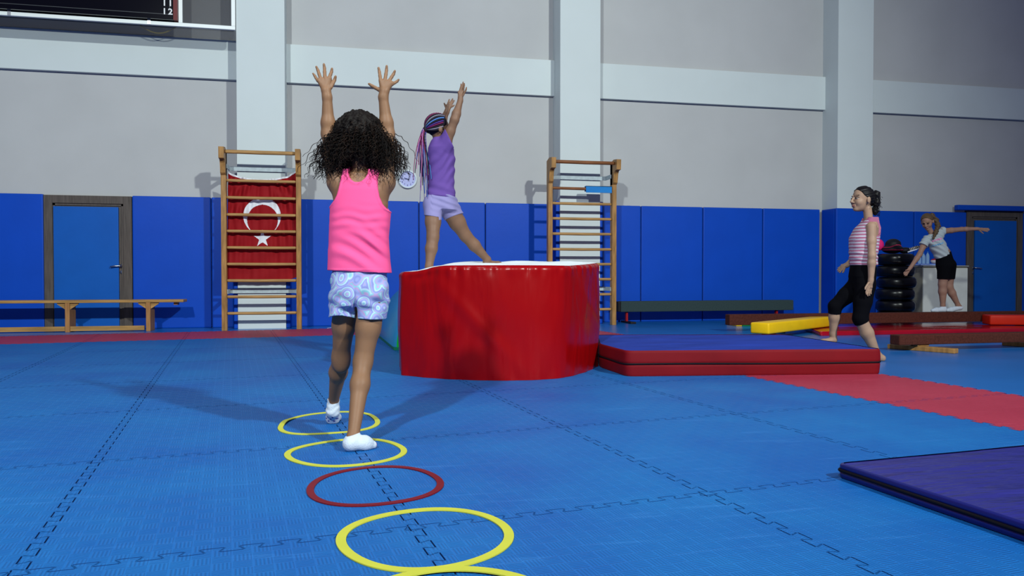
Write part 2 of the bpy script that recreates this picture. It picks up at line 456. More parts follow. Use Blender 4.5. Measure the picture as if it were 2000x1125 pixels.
# foam sleeve lying over a rung
t = WB2; x0 = WY(1143, 370, t[3])[0]; x1 = WY(1194.5, 370, t[3])[0]; z0 = WY(1169, 377, t[3])[2]; z1 = WY(1169, 364, t[3])[2]
mb = MB(); mb.box(x0, x1 - .01, t[3] - .042, t[3] - .030, z0, z1, bev=.003); mb.box(x0, x1 - .01, t[3] - .042, t[3] + .034, z1 - .012, z1, bev=.003); mb.box(x0, x1 - .01, t[3] + .024, t[3] + .036, z0 + .02, z1, bev=.003)
tag(mb.build('foam_sleeve', mat('light_blue_foam', (0.02, 0.19, 0.52), 0.8, noise=.05)), 'light blue foam sleeve folded over a rung of the bare wall bars', 'foam sleeve')

# flag
m_red_cloth = mat('red_flag_cloth', (0.26, 0.004, 0.008), 0.75, noise=0.08, nscale=4)
m_white_cloth = mat('white_flag_cloth', (0.72, 0.73, 0.78), 0.75)
yb = WB1[3]; yf = yb + 0.055
def flag_pt(s, q):                                # s across 0..1, q down 0..1
    u = 445.5 + s * 134.0 - (q * 2.5 if s < .5 else 0)
    sag = 15 * (1 - (2 * s - 1)**2)**0.8
    v = 335 + (-4 if s > .9 else 0) * (s - .9) * 10 + sag + q * (545.5 - 335 - sag)
    fold = 0.016 * math.sin(s * 46 + 2.5 * math.sin(q * 2.2) * (s - .5) * 2) * (0.25 + 0.75 * (1 - q) * min(1, abs(s - .5) * 2.6 + .25)) + 0.012 * math.sin(s * 17 + q * 3) * (1 - .4 * q) + 0.006 * math.sin(q * 26 + s * 9)
    x, y, z = WY(u, v, yf + 0.02)
    rad = math.atan2(s - .5, .35 + q) ; fold += .012 * math.sin(rad * 42) * (1 - q)**.5 * min(1, abs(s - .5) * 3)
    return (x, yf + 0.030 + fold * 1.0, z), (u, v)
ns, nq = 200, 300; V = []; UVS = []
for j in range(nq + 1):
    for i in range(ns + 1):
        p, uv = flag_pt(i / ns, j / nq); V.append(p); UVS.append(uv)
def in_star(u, v):
    dx, dy = u - 512.5, v - 466
    r = math.hypot(dx, dy)
    if r > 18: return False
    a = (math.atan2(dx, -dy)) % (2 * math.pi / 5)
    a = min(a, 2 * math.pi / 5 - a)              # 0 at a tip
    R, r2 = 18.0, 18.0 * 0.382
    # edge from tip (0,R) to notch
    nx, ny = r2 * math.sin(math.pi / 5), r2 * math.cos(math.pi / 5)
    px, py = r * math.sin(a), r * math.cos(a)
    return (nx - 0) * (py - R) - (ny - R) * (px - 0) < 0
F = []; MI = []
for j in range(nq):
    for i in range(ns):
        k = j * (ns + 1) + i; F.append((k, k + 1, k + ns + 2, k + ns + 1))
        u, v = UVS[k]; u += .33; v += .33
        white = (math.hypot(u - 512, v - 422) < 36.5 and math.hypot(u - 512.5, v - 430) > 30.2) or in_star(u, v) or j < 5
        MI.append(1 if white else 0)
o = mesh_obj('flag', V, F, [m_red_cloth, m_white_cloth], None, MI, True)
o.modifiers.new('thick', 'SOLIDIFY').thickness = 0.0015
tag(o, 'red flag with white crescent and star hanging behind the left wall bars', 'flag')

# ------------------------------------------------------------------ clock
cx, cy_, cz = WY(796, 350, YW - 0.02)
t = thing('wall_clock', 'round white wall clock with blue numerals on the grey wall', 'clock', (cx, YW, cz))
R = 0.142
def ringpts(r, y, n=48): return [(cx + r * math.cos(2 * math.pi * k / n), y, cz + r * math.sin(2 * math.pi * k / n)) for k in range(n)]
def rot_prof(prof, n=48):
    vs = []; fs = []
    for r, y in prof: vs += ringpts(r, y, n)
    for i in range(len(prof) - 1):
        for k in range(n): fs.append((i * n + k, i * n + (k + 1) % n, (i + 1) * n + (k + 1) % n, (i + 1) * n + k))
    return vs, fs
mb = MB(); mb.add(*rot_prof([(R, YW), (R, YW - .035), (R - .012, YW - .045), (R - .024, YW - .038), (R - .026, YW - .02)])); mb.build('rim', mat('white_plastic', (0.62, 0.70, 0.74), 0.4), t, True)
mb = MB(); mb.add(ringpts(R - .022, YW - .02), [tuple(range(48))]); mb.build('dial', mat('dial_lilac', (0.42, 0.44, 0.72), 0.5), t)
m_ink = mat('dark_blue_ink', (0.01, 0.02, 0.11), 0.6)
nums = MB()
for hnum in range(1, 13):
    a = math.radians(30 * hnum); x = cx + .092 * math.sin(a); z = cz + .092 * math.cos(a)
    text_mesh('numeral', str(hnum), 0.036, m_ink, t, lambda p, q, r, x=x, z=z: (x + p, YW - .0215 - r, z + q))
def hand(ang, ln, w):
    a = math.radians(ang); dx, dz = math.sin(a), math.cos(a); 
    return MB().add([(cx + dx * -.02 - dz * w, YW - .025, cz - dz * .02 + dx * w), (cx - dx * .02 + dz * w, YW - .025, cz - dz * .02 - dx * w), (cx + dx * ln + dz * w * .5, YW - .025, cz + dz * ln - dx * w * .5), (cx + dx * ln - dz * w * .5, YW - .025, cz + dz * ln + dx * w * .5)], [(0, 1, 2, 3)])
hand(291, .058, .006).build('hour_hand', m_ink, t); hand(270, .095, .0035).build('minute_hand', m_ink, t)

# ------------------------------------------------------------------ scoreboard in its white frame
ys = YW - 0.42
m_frame = mat('white_painted_tube', (0.80, 0.84, 0.82), 0.35)
m_black = mat('black_gloss_panel', (0.002, 0.002, 0.005), 0.12, spec=0.22)
def SX(u, v): p = WY(u, v, ys); return p[0], p[2]
xr, zb = SX(456, 56); xl = SX(-420, 0)[0]
zbot = SX(200, 38.5)[1] - 0.0
zbr = SX(400, 52)[1]
t = thing('scoreboard', 'black digital scoreboard numbered 11 and 12 in a white tube frame', 'scoreboard', ((xl + xr) / 2, YW - .2, zbr - .2))
zt = zbr + 2.4
fb = MB(); r = 0.026
x346 = SX(353, 40)[0]
fb.box(xl, xr + r, ys - r, ys + r, zbr - r, zbr + r, bev=.005); fb.box(xr - r, xr + r, ys - r, ys + r, zbr + r, zt, bev=.005); fb.box(x346 - r, x346 + r, ys - r, ys + r, zbr + r, zt, bev=.005)
fb.box(xl, xr + r, ys - r, ys + r, zt, zt + 2 * r, bev=.005)
fr = fb.build('tube_frame', m_frame, t)
for xx in (xr - .05, x346, xl + 1.5): MB().box(xx - .02, xx + .02, ys + r, YW, zt - .4, zt - .36).build('wall_bracket', m_frame, t)
xs1 = SX(341, 36)[0]
sb = MB().box(xl + .1, xs1, ys - 0.10, ys + 0.06, zbr + r + .012, zt - .1, bev=.004).build('display_case', m_black, t)
MB().box(xs1 + .001, SX(349, 36)[0], ys - .09, ys + .06, zbr + r + .012, zt - .1).build('side_panel', mat('dark_red_panel', (0.12, 0.004, 0.006), 0.4), t)
MB().box(xl + .2, xs1 - .045, ys - 0.104, ys - 0.1005, zbr + r + .075, zbr + r + .083).build('bezel', mat('dark_grey_bezel', (0.05, 0.055, 0.06), 0.4), t)
MB().box(xs1 - .045, xs1 - .037, ys - 0.104, ys - 0.1005, zbr + r + .075, zt - .15).build('bezel', mat('dark_grey_bezel', (0.05, 0.055, 0.06), 0.4), t)
m_num = mat('white_lettering', (0.75, 0.75, 0.75), 0.5)
for s, v in (('11', 6.5), ('12', 23)):
    p = WY(327, v, ys - .105)
    for ch, dx in zip(s, (-.038, .038)): text_mesh('digit', ch, 0.115, m_num, t, lambda a, b, c, p=p, dx=dx: (p[0] + dx + a * 1.05, p[1] - .001 - c, p[2] + b), bold=.35)
for uu in (18, 291):
    p = WY(uu, 42, ys - .03); MB().box(p[0] - .02, p[0] + .02, ys - .034, ys - .0265, zbr - .022, zbr + .035).build('clip', m_metal, t)
# clear backing sheet that hangs below the tube, with rounded corner
poly = [(xl, zbr - .155)] + [(xr - .06 + .06 * math.sin(a), zbr - .155 + .06 - .06 * math.cos(a)) for a in np.linspace(0, math.pi / 2, 8)] + [(xr, zt), (xl, zt)]
n = len(poly); vs = [(x, ys + .03, z) for x, z in poly] + [(x, ys + .042, z) for x, z in poly]
MB().add(vs, [tuple(range(n)), tuple(range(n, 2 * n))[::-1]] + [(i, i + n, (i + 1) % n + n, (i + 1) % n) for i in range(n)]).build('clear_sheet', mat('smoked_acrylic', (0.06, 0.06, 0.07), 0.3, alpha=0.34, spec=.04), t)
pa = [WY(274 + k * 7.4, 50 + 15 * math.sin(math.pi * k / 10), YW - .3) for k in range(11)]
MB().tube(pa, 0.009, 6).build('cable', mat('yellow_cable', (0.35, 0.28, 0.04), 0.5), t, True)

# ------------------------------------------------------------------ long wooden bench
m_bench = mat('pine_bench', (0.36, 0.20, 0.065), 0.45, noise=0.3, nscale=4, stretch=(0.7, 8, 8))
m_benchleg = mat('pine_bench_leg', (0.34, 0.16, 0.055), 0.5, noise=0.25, nscale=5, stretch=(8, 8, .8))
yb0 = 11.40
bx1 = WY(362, 588, yb0)[0]; bx0 = bx1 - 4.6
zt = WY(200, 586.0, yb0 - .12)[2]
t = thing('bench', 'long low wooden bench in front of the left door', 'bench', ((bx0 + bx1) / 2, yb0, 0))
MB().box(bx0, bx1, yb0 - .13, yb0 + .13, zt - .038, zt, bev=.008).build('seat', m_bench, t)
for uu in (131.5, 289.5, -60, -200):
    x = WY(uu, 620, yb0 - .12)[0]
    MB().box(x - .028, x + .028, yb0 - .125, yb0 + .125, 0, zt - .0385, bev=.004).build('leg', m_benchleg, t)
    for s in (-1, 1):
        g = MB(); pr = [(x + s * .0285, zt - .039), (x + s * .13, zt - .039), (x + s * .13, zt - .055), (x + s * .0285, zt - .125)]
        if s > 0: pr = pr[::-1]
        vs = [(a, yb0 - .10, b) for a, b in pr] + [(a, yb0 - .075, b) for a, b in pr]
        g.add(vs, [(0, 1, 2, 3), (7, 6, 5, 4)] + [(i, i + 4, (i + 1) % 4 + 4, (i + 1) % 4) for i in range(4)]); g.build('gusset', m_bench, t)
xa = WY(289.5, 620, yb0)[0] - .029
MB().box(bx0, xa, yb0 - .10, yb0 - .065, 0.012, 0.075, bev=.004).build('foot_rail', m_bench, t)
MB().box(bx1 - .14, bx1 - .09, yb0 - .06, yb0 + .06, zt - .075, zt - .039).build('hook_block', m_benchleg, t)

# ------------------------------------------------------------------ beams on the right
m_grey = mat('grey_green_carpet', (0.030, 0.050, 0.052), 0.95, noise=0.15, nscale=60, bump=0.3, bscale=250)
m_brown = mat('brown_suede', (0.070, 0.018, 0.012), 0.95, noise=0.25, nscale=50, bump=0.3, bscale=250)
m_dark = mat('black_steel', (0.010, 0.008, 0.010), 0.5)
m_redst = mat('red_steel', (0.30, 0.008, 0.010), 0.4)
m_yel = mat('yellow_vinyl', (0.80, 0.48, 0.006), 0.4, noise=.05, nscale=6, bump=.15, bscale=10)
m_orange = mat('orange_red_vinyl', (0.55, 0.022, 0.008), 0.4, noise=.05, nscale=6, bump=.1, bscale=10)
m_green = mat('green_vinyl', (0.01, 0.22, 0.03), 0.45)
m_redv = mat('red_gloss_vinyl', (0.34, 0.002, 0.010), 0.14, noise=.06, nscale=5, bump=.1, bscale=6, spec=.6)
yg = YPAD - 0.34
xa = WY(1213, 600, yg)[0]; xb = WY(1550, 600, yg)[0]
z1 = WY(1300, 588, yg)[2]; z0 = WY(1300, 608.5, yg)[2]
t = thing('balance_beam', 'dark grey padded balance beam standing along the blue wall pads', 'balance beam', ((xa + xb) / 2, yg, 0), 'balance beams')
MB().box(xa, xb, yg, yg + .15, z0, z1, bev=.012).build('beam', m_grey, t)
MB().box(xa - .05, xa - .001, yg + .01, yg + .14, z0 + .005, z1 - .003, bev=.006).build('end_cap', m_dark, t)
for uu in (1227, 1521):
    x = WY(uu, 600, yg)[0]
    MB().box(x - .016, x + .016, yg + .05, yg + .10, .03, z0 - .001).build('leg', m_redst, t)
    MB().box(x - .03, x + .06, yg - .19, yg + .26, 0, .03, bev=.006).build('foot', m_dark, t)

def along(u0, v0, u1, v1, z): return Vector(FL(u0, v0, z)), Vector(FL(u1, v1, z))
def beam_box(mb, A, B, wdt, z0, z1, bev=.01, ext=0):
    A = Vector(A); B = Vector(B); d = (B - A); d.z = 0; L = d.length; d.normalize()
    M = Matrix.Translation((A.x, A.y, 0)) @ Matrix.Rotation(math.atan2(d.y, d.x), 4, 'Z')
    mb.box(0, L + ext, 0, wdt, z0, z1, M=M, bev=bev)
    return M, L
# far brown beam, front lower edge found on its top plane
zt1 = 0.235
A = Vector(FL(1425, 614.5, zt1)); B = Vector(FL(2060, 607.2, zt1))
t = thing('balance_beam', 'long brown balance beam with the child in the grey top standing on it', 'balance beam', tuple((A + B) / 2 * 1.0)[:2] + (0,), 'balance beams')
mb = MB(); M1, L1 = beam_box(mb, A, B, .13, zt1 - .145, zt1, .012); mb.build('beam', m_brown, t)
for q in (0.62,):
    if q > L1: continue
    MB().box(q - .04, q + .04, .03, .10, .05, zt1 - .146, M=M1).build('leg', m_dark, t)
    MB().box(q - .05, q + .05, -.26, .38, 0, .05, M=M1, bev=.008).build('foot', m_dark, t)
BEAM1 = (M1, L1, zt1)
# near brown beam
zt2 = 0.165
A = Vector(FL(1757, 655, zt2)); B = Vector(FL(2080, 648, zt2))
t = thing('balance_beam', 'nearer brown balance beam on a wooden foot at the right edge', 'balance beam', (A.x, A.y, 0), 'balance beams')
mb = MB(); M2, L2_ = beam_box(mb, A, B, .14, zt2 - .10, zt2, .012); mb.build('beam', m_brown, t)
for q in (0.30, 1.75):
    MB().box(q - .07, q + .07, .02, .12, .048, zt2 - .101, M=M2, bev=.004).build('block', m_wood, t)
    MB().box(q - .045, q + .045, -.30, .36, 0, .048, M=M2 @ Matrix.Translation((q, 0, 0)) @ Matrix.Rotation(.42, 4, 'Z') @ Matrix.Translation((-q, 0, 0)), bev=.008).build('foot', m_wood, t)

# low glossy red mat
def flat_mat(name, label, cat, corners, z0, z1, m_top, m_side, rad=.05, seam=None, group=None, wrink=0.004, names=('top_cover', 'side_cover'), nz=5, ins=.012):
    c = [Vector((p[0], p[1])) for p in corners]; n = len(c)
    out = []
    for i in range(n):
        p, a, b = c[i], c[i - 1], c[(i + 1) % n]
        d1 = (a - p).normalized(); d2 = (b - p).normalized()
        for s in np.linspace(0, 1, 7):
            q = (p + d1 * rad) * (1 - s)**2 + p * 2 * s * (1 - s) + (p + d2 * rad) * s**2
            out.append(q)
    fine = []
    for i in range(len(out)):
        a, b = out[i], out[(i + 1) % len(out)]; k = max(1, int((b - a).length / .05))
        fine += [a.lerp(b, j / k) for j in range(k)]
    N = len(fine); cen = sum(fine, Vector((0, 0))) / N
    t = thing(name, label, cat, (cen.x, cen.y, 0 if z0 < 0.02 else z0), group)
    t.location.z = z0; WLOC[t.name] = Vector((cen.x, cen.y, z0))
    prof = [(0.003, 0)]; H_ = z1 - z0
    for k in range(1, 24):
        q = k / 23.0
        inn = 0.0
        if seam is not None: inn = 0.007 * math.exp(-((q - seam) * H_ / 0.009)**2)
        bulge = -.006 * math.sin(math.pi * q)
        ed = .010 * max(0, (q - .93) / .07)**2
        prof.append((bulge + inn + ed, q * H_))
    vs = []; fs = []
    for ins_, z in prof:
        for k, p in enumerate(fine):
            d = (cen - p).normalized(); w = wrink * .6 * math.sin(k * .37 + z * 20) * math.sin(k * .11) if wrink else 0
            q = p + d * (ins_ + w); vs.append((q.x, q.y, z0 + z))
    for i in range(len(prof) - 1):
        for k in range(N): fs.append((i * N + k, i * N + (k + 1) % N, (i + 1) * N + (k + 1) % N, (i + 1) * N + k))
    mesh_obj(names[1], vs, fs, m_side, t, None, True)
    vs = []; fs = []
    R_ = 26
    for i in range(R_ + 1):
        s = 1 - i / R_
        for k, p in enumerate(fine):
            d = (cen - p).normalized(); w = wrink * .6 * math.sin(k * .37 + H_ * 20) * math.sin(k * .11) if wrink else 0
            e = p + d * (.010 + w - .0); q = cen + (e - cen) * s
            edge = (1 - s) * 6
            z = z1 - 0.004 * math.exp(-edge * 3) + wrink * (math.sin(q.x * 9 + 3 * math.sin(q.y * 5)) * .5 + math.sin(q.y * 21 + q.x * 6) * .35) * min(1, edge)
            vs.append((q.x, q.y, z))
    for i in range(R_):
        for k in range(N): fs.append((i * N + k, i * N + (k + 1) % N, (i + 1) * N + (k + 1) % N, (i + 1) * N + k))
    mesh_obj(names[0], vs, fs, m_top, t, None, True)
    if seam is not None:
        mb = MB(); zz = z0 + seam * H_
        pts = []
        for k, p in enumerate(fine + fine[:1]):
            d = (cen - p).normalized(); k = k % N; w = wrink * .6 * math.sin(k * .37 + seam * H_ * 20) * math.sin(k * .11) if wrink else 0
            q = p + d * (-.0045 + w); pts.append((q.x, q.y, zz + .003 * math.sin(k * .15)))
        mb.tube(pts, .0065, 6, cap=False, flat=1.0); mb.build('zip_seam', mat('black_zip', (0.004, 0.003, 0.006), .7), t, True)
    return t
flat_mat('low_mat', 'low glossy red mat lying on the floor in front of the far brown beam', 'gym mat',
         [FL(1602, 656, 0), FL(2090, 647, 0), FL(2060, 634, 0), FL(1562, 641, 0)], 0.001, 0.055, m_redv, m_redv, .04, None)

# yellow bar and orange bar
def foam_bar(A, B, wdt, z0, z1, m, label, name='foam_beam', legs=()):
    A = Vector(A); B = Vector(B)
    t = thing(name, label, 'foam beam', (A.x, A.y, 0), 'coloured foam beams')
    mb = MB(); M, L = beam_box(mb, A, B, wdt, z0, z1, .022); mb.build('beam', m, t, True)
    for q in legs:
        MB().box(q - .03, q + .03, .04, wdt - .04, 0, z0 - .001, M=M, bev=.006).build('foot', m_redst, t)
    return t
foam_bar(FL(1502, 631, .195), FL(1640, 617, .195), .24, .06, .195, m_yel, 'yellow foam beam beside the knee of the child walking left', legs=(.25,))
foam_bar(FL(1934, 615.5, .20), FL(2080, 616.5, .20), .26, .062, .20, m_orange, 'orange red foam beam at the right edge in front of the brown beam')
x, y, _ = FL(1450, 637.0, 0)
mb = MB(); Mx = Matrix.Translation((x, y, 0)); mb.box(0, .30, 0, .3, 0, .11, M=Mx, bev=.012)
t = thing('foam_block', 'small green and yellow foam block under the far brown beam', 'foam block', (x, y, 0))
mb.build('green_side', m_green, t); MB().box(-.10, -.002, 0.0, .3, 0, .11, M=Mx, bev=.012).build('yellow_end', m_yel, t)

# ------------------------------------------------------------------ tyre stack, cabinet and what lies on them
m_rub = mat('black_rubber', (0.0028, 0.0028, 0.004), 0.28, noise=.2, nscale=10, spec=.3)
tyre_r = 0.285
tc = Vector(FL(1748, 631, 0)); 
for k in range(6):
    hh = .182; z0 = k * .1835
    ox, oy = [(.0, 0), (.012, .01), (-.006, .0), (.022, .0), (-.004, .01), (-.016, 0)][k]
    pr = [(.15, .02), (.17, .0), (.25, .004), (.275, .03), (.285, .06), (.286, .12), (.275, .152), (.25, .178), (.17, .182), (.15, .162)]
    n = 40; vs = []; fs = []
    pr = pr + [(.14, .09)]
    for r, z in pr:
        for j in range(n):
            w = 2 * math.pi * j / n; rr = r + (.003 if (j % 2 and r > .27) else 0)
            vs.append((tc.x + ox + rr * math.cos(w), tc.y + oy + rr * math.sin(w), z0 + z))
    for i in range(len(pr)):
        i2 = (i + 1) % len(pr)
        for j in range(n): fs.append((i * n + j, i * n + (j + 1) % n, i2 * n + (j + 1) % n, i2 * n + j))
    o = mesh_obj('tyre', vs, fs, m_rub, None, None, True)
    tag(o, ['black tyre at the bottom of the stack by the cabinet', 'black tyre second from the bottom of the stack', 'black tyre third from the bottom of the stack', 'black tyre third from the top of the stack', 'black tyre just under the topmost tyre', 'topmost black tyre with a helmet bag lying on it'][k], 'tyre', 'stacked black tyres')
TZ = 6 * .1835
m_cab = mat('pale_cabinet_board', (0.66, 0.66, 0.60), 0.7, noise=.06, nscale=5)
m_cabs = mat('beige_cabinet_side', (0.26, 0.24, 0.18), 0.7)
cyy = 11.15
cx0 = WY(1803, 560, cyy)[0]; cx1 = WY(1890, 560, cyy)[0]; cz1 = WY(1850, 521, cyy)[2]
t = thing('cabinet', 'pale grey cabinet standing between the tyres and the right door', 'cabinet', ((cx0 + cx1) / 2, cyy + .25, 0))
MB().box(cx0, cx1, cyy + .018, cyy + .52, 0, cz1, bev=.004).build('body', m_cabs, t)
xm = (cx0 + cx1) / 2
MB().box(cx0 + .003, cx1 - .003, cyy, cyy + .017, 0.03, cz1 - .022, bev=.003).build('front_panel', m_cab, t)
MB().box(cx0 - .01, cx1 + .012, cyy - .012, cyy + .53, cz1 + .0005, cz1 + .022, bev=.004).build('worktop', mat('cabinet_top_edge', (.30, .30, .28), .6), t)
cz1 += .0225
tr = MB().box(cx0 - .02, cx0 + .62, cyy + .03, cyy + .38, cz1, cz1 + .028, bev=.008).build('tray', mat('blue_white_tray', (0.25, 0.36, 0.75), .4)); tag(tr, 'flat pale blue tray on the left of the cabinet', 'tray')
m_bot = mat('clear_blue_bottle', (0.35, 0.55, 0.75), 0.1, alpha=0.55)
m_cap = mat('blue_cap', (0.03, 0.15, 0.55), .4)
for i, (dx, hh, lb) in enumerate(((.05, .15, 'small clear bottle on the tray, nearest the tyres'), (.13, .19, 'tall clear bottle on the tray, second from the tyres'), (.21, .21, 'tallest clear bottle on the tray, beside the red and white bag'))):
    bt = thing('water_bottle', lb, 'bottle', (cx0 + dx, cyy + .15, cz1 + .0285), 'clear bottles on the cabinet')
    MB().lathe((cx0 + dx, cyy + .15, cz1 + .0285), [(.026, 0), (.03, .01), (.03, hh * .6), (.024, hh * .75), (.012, hh * .85), (.012, hh * .9)], 14).build('bottle_body', m_bot, bt, True)
    MB().lathe((cx0 + dx, cyy + .15, cz1 + .0285), [(.014, hh * .9 + .001), (.014, hh)], 12).build('cap', m_cap, bt, True)
s = SDF(); 
def W2L(p): return (p[0] * CY - p[1] * SY, p[0] * SY + p[1] * CY, p[2])
q = W2L((cx0 + .36, cyy + .16, cz1 + .075)); s.ell(q, (.07, .06, .045)); s.ell((q[0] + .05, q[1], q[2] + .01), (.05, .05, .045))
o = bake('small_bag', s, .006, [mat('pale_bag_cloth', (.55, .5, .5), .8), mat('crimson_cloth', (.35, .02, .05), .8)], None, paint=lambda c: (c[:, 2] > q[2] + .015).astype(int)); tag(o, 'small white and red bag on the cabinet tray', 'bag')
q2 = W2L((cx0 + .52, cyy + .16, cz1 + .07)); s = SDF(); s.ell(q2, (.05, .05, .04)); o = bake('small_pouch', s, .006, [mat('green_pouch', (.03, .16, .05), .8)], None); tag(o, 'small dark green pouch beside the red and white bag', 'pouch')
# bags and gear on the tyres
q = W2L((tc.x - .04, tc.y - .02, TZ + .10)); s = SDF(); s.ell((q[0] - .03, q[1], q[2] - .03), (.16, .15, .07)); s.ell((q[0] - .02, q[1], q[2] + .05), (.115, .11, .085)); 
o = bake('helmet', s, .006, [mat('black_nylon', (.008, .008, .012), .5), mat('pink_red_stripe', (.32, .02, .06), .5)], None, paint=lambda c: ((np.abs(c[:, 2] - q[2] - .015 - .02 * np.sin(c[:, 0] * 20)) < .008) | (np.abs(c[:, 2] - q[2] + .045) < .006)).astype(int), mod=lambda D, X, Y, Z: np.maximum(D, TZ + .003 - Z)); tag(o, 'black helmet with a red stripe on top of the tyres', 'helmet')
q = W2L((tc.x - .22, tc.y + .10, TZ + .14)); s = SDF(); s.ell(q, (.07, .06, .09)); o = bake('pink_bag', s, .006, [mat('hot_pink', (.75, .02, .18), .6)], None, mod=lambda D, X, Y, Z: np.maximum(D, TZ + .003 - Z)); tag(o, 'hot pink bag behind the helmet on the tyres', 'bag')
q = W2L((tc.x + .13, tc.y - .05, TZ + .05))
s = SDF(); s.ell((q[0], q[1], q[2]), (.10, .08, .05))
for k in range(4): s.cap((q[0] + .05, q[1] - .04 + .02 * k, q[2] + .01), (q[0] + .19, q[1] - .05 + .03 * k, q[2] + .06 - .02 * (k % 2)), .02, .016, k=.004)
o = bake('sports_glove', s, .005, [mat('black_nylon', (.008, .008, .012), .5), mat('cream_print', (.6, .55, .5), .5)], None, paint=lambda c: ((np.sin(c[:, 0] * 260) > .55) & (c[:, 0] > q[0] + .04)).astype(int), mod=lambda D, X, Y, Z: np.maximum(D, TZ + .003 - Z)); tag(o, 'black padded glove with white stripes lying beside the helmet', 'glove')
a = Vector((tc.x + .12, tc.y - .12, TZ + .022)); b = Vector((tc.x + .42, tc.y - .16, TZ + .11))
t = thing('racket', 'white and blue racket sticking out from the top of the tyres', 'racket', tuple(a), None)
d = (b - a)
MB().tube([a, a + d * .55], .011, 8).build('handle', mat('white_grip', (.6, .65, .8), .5), t, True)
c0 = a + d * .8; ex = d.normalized() * .09; ey = Vector((0, 1, .25)).normalized() * .07
MB().tube([c0 + ex * math.cos(w) + ey * math.sin(w) for w in np.linspace(0, 2 * math.pi, 25)], .007, 6, cap=False).build('racket_head', mat('dark_blue_plastic', (.02, .03, .2), .4), t, True)
st = MB()
for w in np.linspace(-.8, .8, 7):
    hgt = math.sqrt(1 - w * w); st.tube([c0 + ex * w - ey * hgt, c0 + ex * w + ey * hgt], .0015, 4); st.tube([c0 + ey * w - ex * hgt, c0 + ey * w + ex * hgt], .0015, 4)
st.build('strings', mat('white_grip', (.6, .65, .8), .5), t)

# ------------------------------------------------------------------ puzzle mats
TH = math.atan(-550 / FPX)
ga = (math.sin(TH), math.cos(TH)); gb = (math.cos(TH), -math.sin(TH))
G0 = LF(810, 1030, MT)
TW, TL = 1.04, 1.25; PER = 1.04 / 10; AMP = .017; GAP = .0024
def G2W(i, j):
    l = G0[0] + gb[0] * i * TW + ga[0] * j * TL; d = G0[1] + gb[1] * i * TW + ga[1] * j * TL
    return L2W(l, d, 0)
wb = L2W(gb[0], gb[1], 0); GROT = math.atan2(wb[1], wb[0])
def mat_material(name, c1, c2):
    m = mat(name, c1, .48, spec=.2); g = NG(m)
    tc = g.n('ShaderNodeTexCoord'); sp = g.n('ShaderNodeSeparateXYZ'); g.l(tc.outputs['Object'], sp.inputs[0])
    C = .052
    fx = g.math('DIVIDE', sp.outputs[0], C); fy = g.math('DIVIDE', sp.outputs[1], C)
    par = g.math('MODULO', g.math('ABSOLUTE', g.math('ADD', g.math('FLOOR', fx), g.math('FLOOR', fy))), 2)
    sx = g.math('SINE', g.math('MULTIPLY', sp.outputs[0], 2 * math.pi / (C / 5))); sy = g.math('SINE', g.math('MULTIPLY', sp.outputs[1], 2 * math.pi / (C / 5)))
    # edge mask of a cell
    ex = g.math('ABSOLUTE', g.math('SUBTRACT', g.math('FRACT', fx), .5)); ey = g.math('ABSOLUTE', g.math('SUBTRACT', g.math('FRACT', fy), .5))
    mxe = g.math('LESS_THAN', g.math('MAXIMUM', ex, ey), .465)
    mixf = g.n('ShaderNodeMix', data_type='FLOAT'); g.l(par, mixf.inputs[0]); g.l(sx, mixf.inputs[2]); g.l(sy, mixf.inputs[3])
    hgt = g.math('MULTIPLY', mixf.outputs[0], mxe)
    bp = g.n('ShaderNodeBump'); bp.inputs['Strength'].default_value = .38; bp.inputs['Distance'].default_value = .0022
    g.l(hgt, bp.inputs['Height']); g.l(bp.outputs[0], g.b.inputs['Normal'])
    # wear: broad scuffs in world space
    geo = g.n('ShaderNodeNewGeometry')
    n1 = g.n('ShaderNodeTexNoise'); n1.inputs['Scale'].default_value = 1.3; n1.inputs['Detail'].default_value = 7; n1.inputs['Roughness'].default_value = .62
    g.l(geo.outputs['Position'], n1.inputs['Vector'])
    mr = g.n('ShaderNodeMapRange'); mr.inputs['From Min'].default_value = .35; mr.inputs['From Max'].default_value = .72; g.l(n1.outputs['Fac'], mr.inputs['Value'])
    mp = g.n('ShaderNodeMapping'); mp.inputs['Scale'].default_value = (1.2, 14, 1); mp.inputs['Rotation'].default_value = (0, 0, .3); g.l(geo.outputs['Position'], mp.inputs[0])
    n2 = g.n('ShaderNodeTexNoise'); n2.inputs['Scale'].default_value = 1.6; n2.inputs['Detail'].default_value = 6; g.l(mp.outputs[0], n2.inputs['Vector'])
    mr2 = g.n('ShaderNodeMapRange'); mr2.inputs['From Min'].default_value = .60; mr2.inputs['From Max'].default_value = .80; mr2.inputs['To Max'].default_value = .35; g.l(n2.outputs['Fac'], mr2.inputs['Value'])
    cA = g.mix(mr.outputs[0], c1, c2)
    cB = g.mix(mr2.outputs[0], cA, tuple(min(1, x * 1.5 + .05) for x in c2))
    # base colour darkened in the grooves between the ribs
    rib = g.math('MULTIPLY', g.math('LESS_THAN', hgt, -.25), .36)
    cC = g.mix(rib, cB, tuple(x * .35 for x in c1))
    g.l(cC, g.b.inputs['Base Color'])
    rn = g.n('ShaderNodeMapRange'); rn.inputs['To Min'].default_value = .38; rn.inputs['To Max'].default_value = .6; g.l(n1.outputs['Fac'], rn.inputs['Value']); g.l(rn.outputs[0], g.b.inputs['Roughness'])
    return m
m_matb = mat_material('blue_foam_mat', (0.005, 0.098, 0.37), (0.010, 0.150, 0.43))
m_matr = mat_material('red_foam_mat', (0.36, 0.030, 0.060), (0.41, 0.040, 0.075))
m_jig = mat('dark_mat_edge', (0.004, 0.03, 0.14), 0.7)
